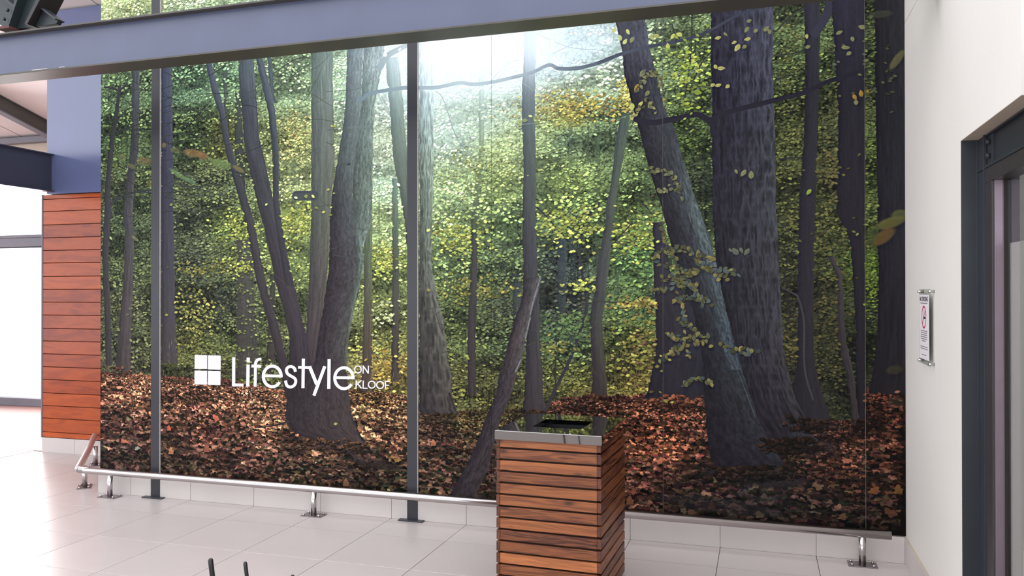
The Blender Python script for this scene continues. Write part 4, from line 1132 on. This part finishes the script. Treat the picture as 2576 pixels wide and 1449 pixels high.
# --- big dark trees on the right
trunk([(0, 2023, 2062), (108, 2025, 2062), (215, 2026, 2060), (359, 2022, 2056), (500, 2011, 2053), (638, 2006, 2049), (776, 2008, 2046), (914, 2004, 2049), (997, 1992, 2070), (1060, 1985, 2092)],
      [(0, (54, 52, 65), (54, 54, 63)), (300, (46, 44, 52), (49, 49, 54)), (1060, (42, 38, 44), (48, 44, 48))], 0.12)
branch([(2050, 85), (2075, 45), (2095, -10)], 20, 24, (56, 56, 72))
trunk([(-20, 2091, 2176), (108, 2098, 2176), (215, 2105, 2176), (323, 2109, 2176), (450, 2106, 2176), (534, 2105, 2176), (603, 2139, 2176), (741, 2149, 2176), (845, 2153, 2176), (1060, 2156, 2176)],
      [(-20, (52, 50, 66), (48, 46, 58)), (300, (44, 42, 50), (42, 40, 47)), (1060, (36, 32, 38), (38, 34, 38))], 0.14)
trunk([(645, 2082, 2096), (693, 2105, 2120), (776, 2105, 2122), (862, 2110, 2130), (948, 2130, 2150), (997, 2138, 2154), (1095, 2150, 2168)], [(645, (62, 58, 62), (70, 66, 66)), (1095, (50, 44, 46), (62, 54, 52))], 0.2)
branch([(1968, 724), (1990, 735), (2008, 750), (2022, 810), (2022, 897), (2028, 950), (2045, 1005)], 4, 5, (64, 62, 64), 0.9)
branch([(1985, 610), (1978, 660), (1970, 710)], 3, 3, (44, 44, 46))
leaves(1955, 2020, 60, 420, 330, [(96, 104, 60), (120, 122, 70), (74, 84, 52)], (4, 5)); leaves(1960, 2170, 520, 650, 420, [(110, 112, 62), (90, 92, 54), (70, 76, 48)], (5, 6)); leaves(2050, 2150, 370, 480, 200, [(110, 104, 62), (90, 88, 54)], (5, 6)); leaves(2060, 2140, 640, 1000, 200, [(84, 80, 46), (66, 66, 42)], (5, 6)); leaves(1975, 2010, 840, 920, 40, [(96, 90, 52)], (5, 6))
leaves(2090, 2175, 100, 180, 50, [(100, 100, 80), (84, 86, 66)], (5, 6)); leaves(2070, 2170, 200, 330, 80, [(92, 92, 60), (110, 106, 70)], (5, 6))
trunk([(-20, 1788, 1946), (29, 1789, 1946), (143, 1789, 1944), (251, 1791, 1947), (359, 1791, 1951), (517, 1793, 1953), (638, 1799, 1960), (776, 1815, 1966), (880, 1825, 1972), (997, 1850, 1998), (1060, 1870, 2030), (1095, 1890, 2046), (1115, 1900, 2062)],
      [(-20, (50, 48, 64), (72, 74, 88)), (200, (46, 44, 57), (68, 70, 82)), (450, (42, 40, 50), (64, 65, 72)), (700, (40, 38, 45), (60, 60, 65)), (900, (38, 36, 44), (58, 56, 60)), (1115, (34, 31, 38), (44, 42, 44))], 0.34, 'ridge')
# leaning tree
trunk([(20, 1543, 1620), (54, 1548, 1624), (124, 1564, 1634), (192, 1572, 1654), (262, 1591, 1668), (330, 1609, 1700), (400, 1626, 1717), (469, 1647, 1738), (534, 1668, 1763), (603, 1685, 1787), (707, 1718, 1811), (776, 1742, 1825), (845, 1758, 1842), (914, 1768, 1863), (997, 1771, 1888), (1050, 1776, 1906), (1100, 1780, 1928), (1150, 1786, 1962), (1172, 1800, 1975), (1186, 1850, 1940)],
      [(20, (60, 58, 71), (76, 78, 90)), (200, (52, 50, 60), (66, 68, 76)), (400, (47, 45, 53), (70, 76, 78)), (560, (45, 43, 50), (78, 88, 90)), (700, (42, 40, 47), (72, 80, 84)), (880, (38, 36, 42), (58, 66, 72)), (1000, (38, 36, 42), (50, 52, 58)), (1186, (36, 33, 40), (42, 40, 44))], 0.3, 'rough')
trunk([(330, 1676, 1700), (469, 1712, 1740), (560, 1738, 1768), (650, 1768, 1799), (760, 1795, 1822), (860, 1812, 1846), (930, 1838, 1864)], [(330, (62, 65, 70), (70, 76, 78)), (560, (92, 104, 105), (98, 112, 112)), (860, (74, 86, 92), (68, 78, 86))], 0.5, 'rough', al=0.65, fade=110)
branch([(1838, 890), (1866, 960), (1885, 1010), (1900, 1050)], 3, 3, (84, 90, 96), 0.5)
for px, py, w_ in ((1880, 1182, 110), (1990, 1112, 70), (2040, 1060, 50), (2165, 1065, 20)):
    for _ in range(int(w_ * 1.6)):
        dx_ = rs_.normal(0, 0.55); qx, qy = P([px + dx_ * w_], [py + rs_.uniform(-8, 30) - 5 * abs(dx_)])
        litter_leaf(int(qx[0]), int(qy[0]), rs_.uniform(4, 10), rs_.uniform(0.4, 1.0), np.zeros(3))
# long boughs
branch([(905, 250), (915, 246), (928, 236), (977, 226), (1028, 220), (1094, 220), (1156, 208), (1190, 212), (1239, 206), (1305, 191)], 12, 10, (104, 122, 132))
branch([(1290, 194), (1305, 191), (1343, 180), (1381, 163), (1408, 173), (1460, 170)], 10, 10, (92, 106, 116))
branch([(1400, 171), (1430, 173), (1460, 170), (1505, 158), (1540, 145)], 10, 10, (76, 86, 98))
branch([(1505, 158), (1567, 134), (1643, 115), (1719, 100), (1780, 79), (1859, 36), (1931, 14), (1990, -10)], 10, 6, (62, 66, 80))
branch([(1600, 300), (1640, 308), (1690, 300), (1752, 288), (1788, 301), (1824, 284), (1931, 256), (2021, 233), (2075, 208), (2129, 190), (2175, 176)], 16, 11, (42, 40, 50))
branch([(1760, 290), (1788, 310), (1792, 340)], 14, 10, (42, 40, 50))
for q in (((1740, 35), (1738, 130), (1722, 250), (1719, 290)), ((1722, 180), (1760, 100), (1790, 60)), ((1690, 60), (1700, 110), (1690, 150)), ((1950, 80), (1990, 40), (2020, 20)), ((1600, 500), (1625, 520), (1640, 540)), ((1955, 140), (2010, 130), (2040, 110)), ((1950, 200), (1990, 190), (2030, 180)), ((1720, 340), (1745, 312)), ((1590, 560), (1545, 610)), ((1955, 555), (1990, 590), (2000, 640)), ((1960, 400), (2015, 395)), ((1745, 200), (1770, 150), (1800, 120))):
    branch(list(q), 3.4, 2, (52, 56, 56), 0.9)
# bright round leaves before the dark boles
for px, py, s, c in ((1692, 92, 9, 0), (1708, 87, 9, 0), (1806, 95, 9, 1), (1855, 120, 11, 1), (1847, 107, 7, 1), (1880, 98, 9, 1), (1872, 118, 7, 2), (1745, 152, 11, 0), (1755, 165, 7, 0), (1700, 188, 9, 0), (1730, 203, 11, 0), (1715, 200, 9, 0), (1756, 178, 9, 0), (1770, 163, 7, 0), (1800, 168, 7, 1), (1815, 172, 11, 1), (1793, 214, 7, 1), (1806, 215, 9, 1), (1830, 218, 7, 1), (1756, 232, 11, 3), (1770, 245, 7, 3), (1928, 72, 9, 2), (1936, 80, 7, 2), (1885, 52, 7, 2), (1878, 75, 9, 2), (1901, 77, 7, 2), (1825, 86, 7, 2), (2030, 92, 7, 1), (2012, 107, 7, 2), (2033, 118, 7, 2), (2112, 82, 9, 2), (2145, 98, 7, 2), (2168, 68, 9, 2), (2198, 80, 9, 2), (2166, 235, 9, 4), (2150, 245, 9, 4), (2184, 232, 9, 4), (2154, 258, 7, 2), (2260, 370, 9, 2), (2035, 483, 9, 3), (2128, 120, 11, 2), (2135, 135, 7, 2), (1680, 116, 9, 0),
                     (1870, 436, 11, 2), (1890, 440, 11, 2), (1852, 432, 7, 2), (1850, 632, 11, 5), (1878, 634, 11, 5), (1865, 630, 9, 5), (1838, 630, 7, 5), (1615, 185, 11, 2), (1640, 190, 9, 2), (1602, 220, 11, 4), (1628, 235, 9, 2), (1590, 270, 11, 0), (1612, 262, 9, 0), (1580, 80, 9, 0), (1560, 95, 9, 0), (1545, 75, 9, 0), (1572, 105, 9, 0), (1590, 100, 9, 2), (1640, 95, 9, 1), (1650, 90, 9, 1), (1706, 240, 9, 3), (1635, 265, 9, 2), (1660, 215, 7, 2), (1620, 180, 9, 5), (1680, 210, 7, 5)):
    c = np.array([(206, 212, 110), (190, 188, 110), (140, 142, 96), (150, 176, 70), (176, 140, 60), (106, 112, 92)][c]) / 255 * 0.92
    cx, cy = P([px], [py]); stamp(img, cx[0], cy[0], ROUND[s][rs_.randint(10)], c, 0.95)
leaves(1690, 1780, 100, 270, 120, [(150, 170, 72), (170, 186, 84), (120, 140, 60)], (5, 6, 7))
# leafy spray over the foot of the leaning tree
OG = [(92, 92, 62), (108, 105, 66), (80, 85, 66), (124, 116, 72), (74, 84, 80)]


def leaf_twig(pts, cols_, sizes=(7, 7, 9), gap=8.5, drop=7, tw=(46, 42, 44)):
    branch(list(pts), 2.6, 1.4, tw, 0.9)
    q = np.array(smooth(list(pts), 12)); d = np.concatenate([[0], np.cumsum(np.hypot(*np.diff(q, axis=0).T))])
    n_ = int(d[-1] / gap)
    for k in range(n_ + 1):
        for side in (-1, 1):
            t = (k + rs_.uniform(-0.4, 0.4)) * gap
            x = np.interp(t, d, q[:, 0]) + rs_.uniform(-3, 3); y = np.interp(t, d, q[:, 1]) + side * rs_.uniform(1, drop) + 2
            if rs_.rand() < 0.22: continue
            cx, cy = P([x], [y]); s_ = sizes[rs_.randint(len(sizes))]; c = np.array(cols_[rs_.randint(len(cols_))]) / 255 * rs_.uniform(0.75, 1.2)
            mk = ROUND[s_][rs_.randint(10)]
            stamp(img, cx[0] + 1, cy[0] + 2, mk, c * 0.3, 0.6); stamp(img, cx[0], cy[0], mk, np.clip(c, 0, 1), 0.95)


for q in (((1650, 640), (1700, 622), (1760, 640), (1800, 655)), ((1665, 700), (1720, 690), (1790, 672), (1860, 690)), ((1640, 735), (1700, 715), (1760, 712)), ((1690, 760), (1740, 745), (1790, 760)),
          ((1700, 650), (1672, 600), (1660, 560)), ((1700, 800), (1740, 820), (1760, 850)), ((1690, 880), (1740, 858), (1800, 868), (1860, 880), (1915, 885)), ((1660, 905), (1710, 880), (1740, 895)), ((1680, 840), (1720, 850), (1780, 840)),
          ((1700, 690), (1740, 720), (1770, 770)), ((1720, 965), (1760, 950), (1790, 965)), ((1655, 660), (1700, 668), (1745, 690)), ((1750, 650), (1800, 690), (1830, 700)), ((1700, 735), (1720, 780), (1725, 830))):
    leaf_twig(q, OG)
for q in (((1640, 490), (1690, 470), (1722, 500)), ((1640, 425), (1690, 440), (1712, 480)), ((1600, 225), (1640, 180), (1665, 205)), ((1600, 285), (1630, 250), (1650, 280))):
    leaf_twig(q, [(120, 122, 82), (104, 108, 80), (140, 136, 88)], (5, 7, 7))

# strip at the right end, beyond the joint
xj = int(P([2177], [600])[0][0])
trunk([(-20, 2200, 2300), (300, 2203, 2300), (500, 2208, 2300), (707, 2210, 2300), (845, 2208, 2300), (950, 2194, 2300), (985, 2184, 2300), (990, 2190, 2300)], [(-20, (44, 44, 48), (52, 52, 58)), (300, (40, 40, 46), (46, 46, 52)), (600, (40, 38, 44), (44, 43, 48)), (990, (34, 31, 36), (40, 37, 40))], 0.2)
leaves(2180, 2276, 20, 330, 260, [(74, 80, 58), (58, 64, 48), (90, 92, 64)], (5, 6, 7)); leaves(2180, 2207, 640, 780, 120, [(120, 140, 56), (96, 116, 48)], (4, 5)); leaves(2180, 2207, 20, 250, 60, [(110, 122, 66), (88, 100, 58)], (4, 5)); leaves(2180, 2207, 500, 560, 30, [(120, 130, 70)], (4, 5))
leaves(2190, 2276, 975, 1030, 120, [(120, 74, 58), (96, 60, 48), (140, 96, 76)], (5, 6, 7), masks=SPRAY)

# --- blurred near leaves at the edges of the picture
for q in ((485, 385, 42, 14, 10, (150, 118, 78), 0.7), (440, 378, 20, 9, 12, (120, 128, 76), 0.6), (510, 392, 22, 12, 14, (156, 112, 74), 0.6), (555, 412, 46, 16, 16, (112, 134, 82), 0.75), (600, 425, 26, 8, 28, (132, 126, 74), 0.7), (450, 440, 46, 9, 30, (110, 138, 92), 0.75), (480, 455, 20, 8, 32, (104, 142, 108), 0.6), (362, 405, 34, 14, 8, (126, 112, 76), 0.6), (330, 418, 20, 8, 20, (120, 120, 72), 0.6), (300, 440, 8, 18, -30, (100, 130, 96), 0.6), (305, 395, 20, 12, 20, (106, 112, 70), 0.6), (340, 600, 18, 6, 35, (128, 134, 92), 0.7), (412, 365, 9, 9, 0, (150, 128, 70), 0.6), (375, 460, 12, 14, 0, (110, 104, 66), 0.5),
          (2256, 150, 10, 30, 35, (104, 100, 68), 0.8), (2240, 560, 40, 14, -18, (98, 96, 50), 0.85), (2222, 595, 34, 16, -38, (112, 88, 46), 0.75), (2195, 590, 14, 30, 10, (70, 80, 42), 0.7), (2262, 540, 20, 14, -10, (92, 96, 54), 0.7), (2250, 930, 20, 12, -10, (62, 58, 42), 0.6), (2255, 1010, 20, 16, 0, (66, 54, 42), 0.5), (2215, 35, 30, 10, 0, (70, 72, 58), 0.6)):
    blob(*q)

# --- misty brightness of the photographed sun gap, and pale haze through the upper middle
yy, xx = np.mgrid[0:H:8, 0:W:8].astype(np.float32)
low = img[:H // 8 * 8, :W // 8 * 8].reshape(H // 8, 8, W // 8, 8, 3).mean((1, 3))
for c in range(3):                                                # crisp print
    lc = upsample(np.ascontiguousarray(low[..., c]), H, W); img[..., c] = np.clip(lc + (img[..., c] - lc) * 1.32, 0, 1.05)


def haze(px, py, rx, ry, col, al, ang=0):
    cx, cy = P([px], [py]); a_ = math.radians(ang)
    u = (xx - cx[0]) * math.cos(a_) + (yy - cy[0]) * math.sin(a_); v = -(xx - cx[0]) * math.sin(a_) + (yy - cy[0]) * math.cos(a_)
    m_ = np.exp(-((u / rx) ** 2 + (v / ry) ** 2)) * al
    mm = upsample(m_, H, W)[..., None]
    global img
    img += (np.array(col, np.float32) / 255 - img) * mm


haze(1165, 95, 200, 105, (254, 255, 255), 1.0)
haze(1260, 110, 220, 90, (240, 250, 255), 0.5)
haze(1170, 140, 280, 170, (232, 246, 254), 0.5)
haze(1060, 260, 330, 200, (185, 212, 210), 0.20)
haze(1100, 420, 260, 220, (170, 196, 170), 0.10)
haze(930, 330, 60, 330, (180, 205, 205), 0.10, 14)
haze(1230, 260, 60, 280, (190, 212, 205), 0.10, -24)
haze(1400, 120, 240, 70, (200, 220, 235), 0.15)
lm = np.clip((img.mean(-1) - 0.5) / 0.42, 0, 1)
img *= (0.885 + 0.115 * lm * lm * (3 - 2 * lm))[..., None]
img = np.clip(img, 0.02, 1)
# shift of the print across the joints: each strip is a shade of its own
for px, f in ((1236, 0.985), (1667, 1.01)):
    xi = int(P([px], [600])[0][0]); img[:, xi - 1:xi + 1] *= 0.9; img[:, xi + 1:xi + 2] = img[:, xi + 1:xi + 2] * 0.8 + 0.1
img[:, xj - 1:xj + 1] = img[:, xj - 1:xj + 1] * 0.7 + 0.06

pic = bpy.data.images.new('printed_forest', W, H, alpha=False)
buf = np.ones((H, W, 4), np.float32); buf[..., :3] = img[::-1]
pic.pixels.foreach_set(buf.ravel()); pic.update(); pic.pack()

mt, nt, b = new_mat('printed_mural')
ti = nt.nodes.new('ShaderNodeTexImage'); ti.image = pic; ti.interpolation = 'Linear'; ti.extension = 'EXTEND'
uvn = nt.nodes.new('ShaderNodeUVMap'); uvn.uv_map = 'print'
nt.links.new(uvn.outputs['UV'], ti.inputs['Vector'])
gn = nt.nodes.new('ShaderNodeVectorMath'); gn.operation = 'SCALE'; gn.inputs['Scale'].default_value = 0.95
nt.links.new(ti.outputs['Color'], gn.inputs[0])
nt.links.new(gn.outputs['Vector'], b.inputs['Base Color'])
b.inputs['Roughness'].default_value = 0.4; b.inputs['Specular IOR Level'].default_value = 0.07

mu = empty('forest_mural', (-2.26, D, SK), 'wall-wide printed mural of an autumn forest with sunlit leaves and dark trunks', 'mural')
edges_ = (-5.387, POSTS[0][0] - 0.001, POSTS[0][1] + 0.005, POSTS[1][0] - 0.001, POSTS[1][1] + 0.005, -1.874, -0.644, 0.629, RX - 0.002)
for x0, x1 in ((edges_[0], edges_[1]), (edges_[2], edges_[3]), (edges_[4], edges_[5]), (edges_[5] + 0.0015, edges_[6]), (edges_[6] + 0.0015, edges_[7]), (edges_[7] + 0.002, edges_[8])):
    bm = bmesh.new()
    bm_box(bm, x0, x1, 0.0, 0.0045, SK + 0.0065, 4.74)
    uv = bm.loops.layers.uv.new('print')
    for f in bm.faces:
        for l in f.loops:
            l[uv].uv = ((l.vert.co.x - XL) / (W / S), (l.vert.co.z - (ZT - H / S)) / (H / S))
    for v in bm.verts: v.co -= Vector((-2.26, 0, SK))
    obj('panel', bm, mt, mu)
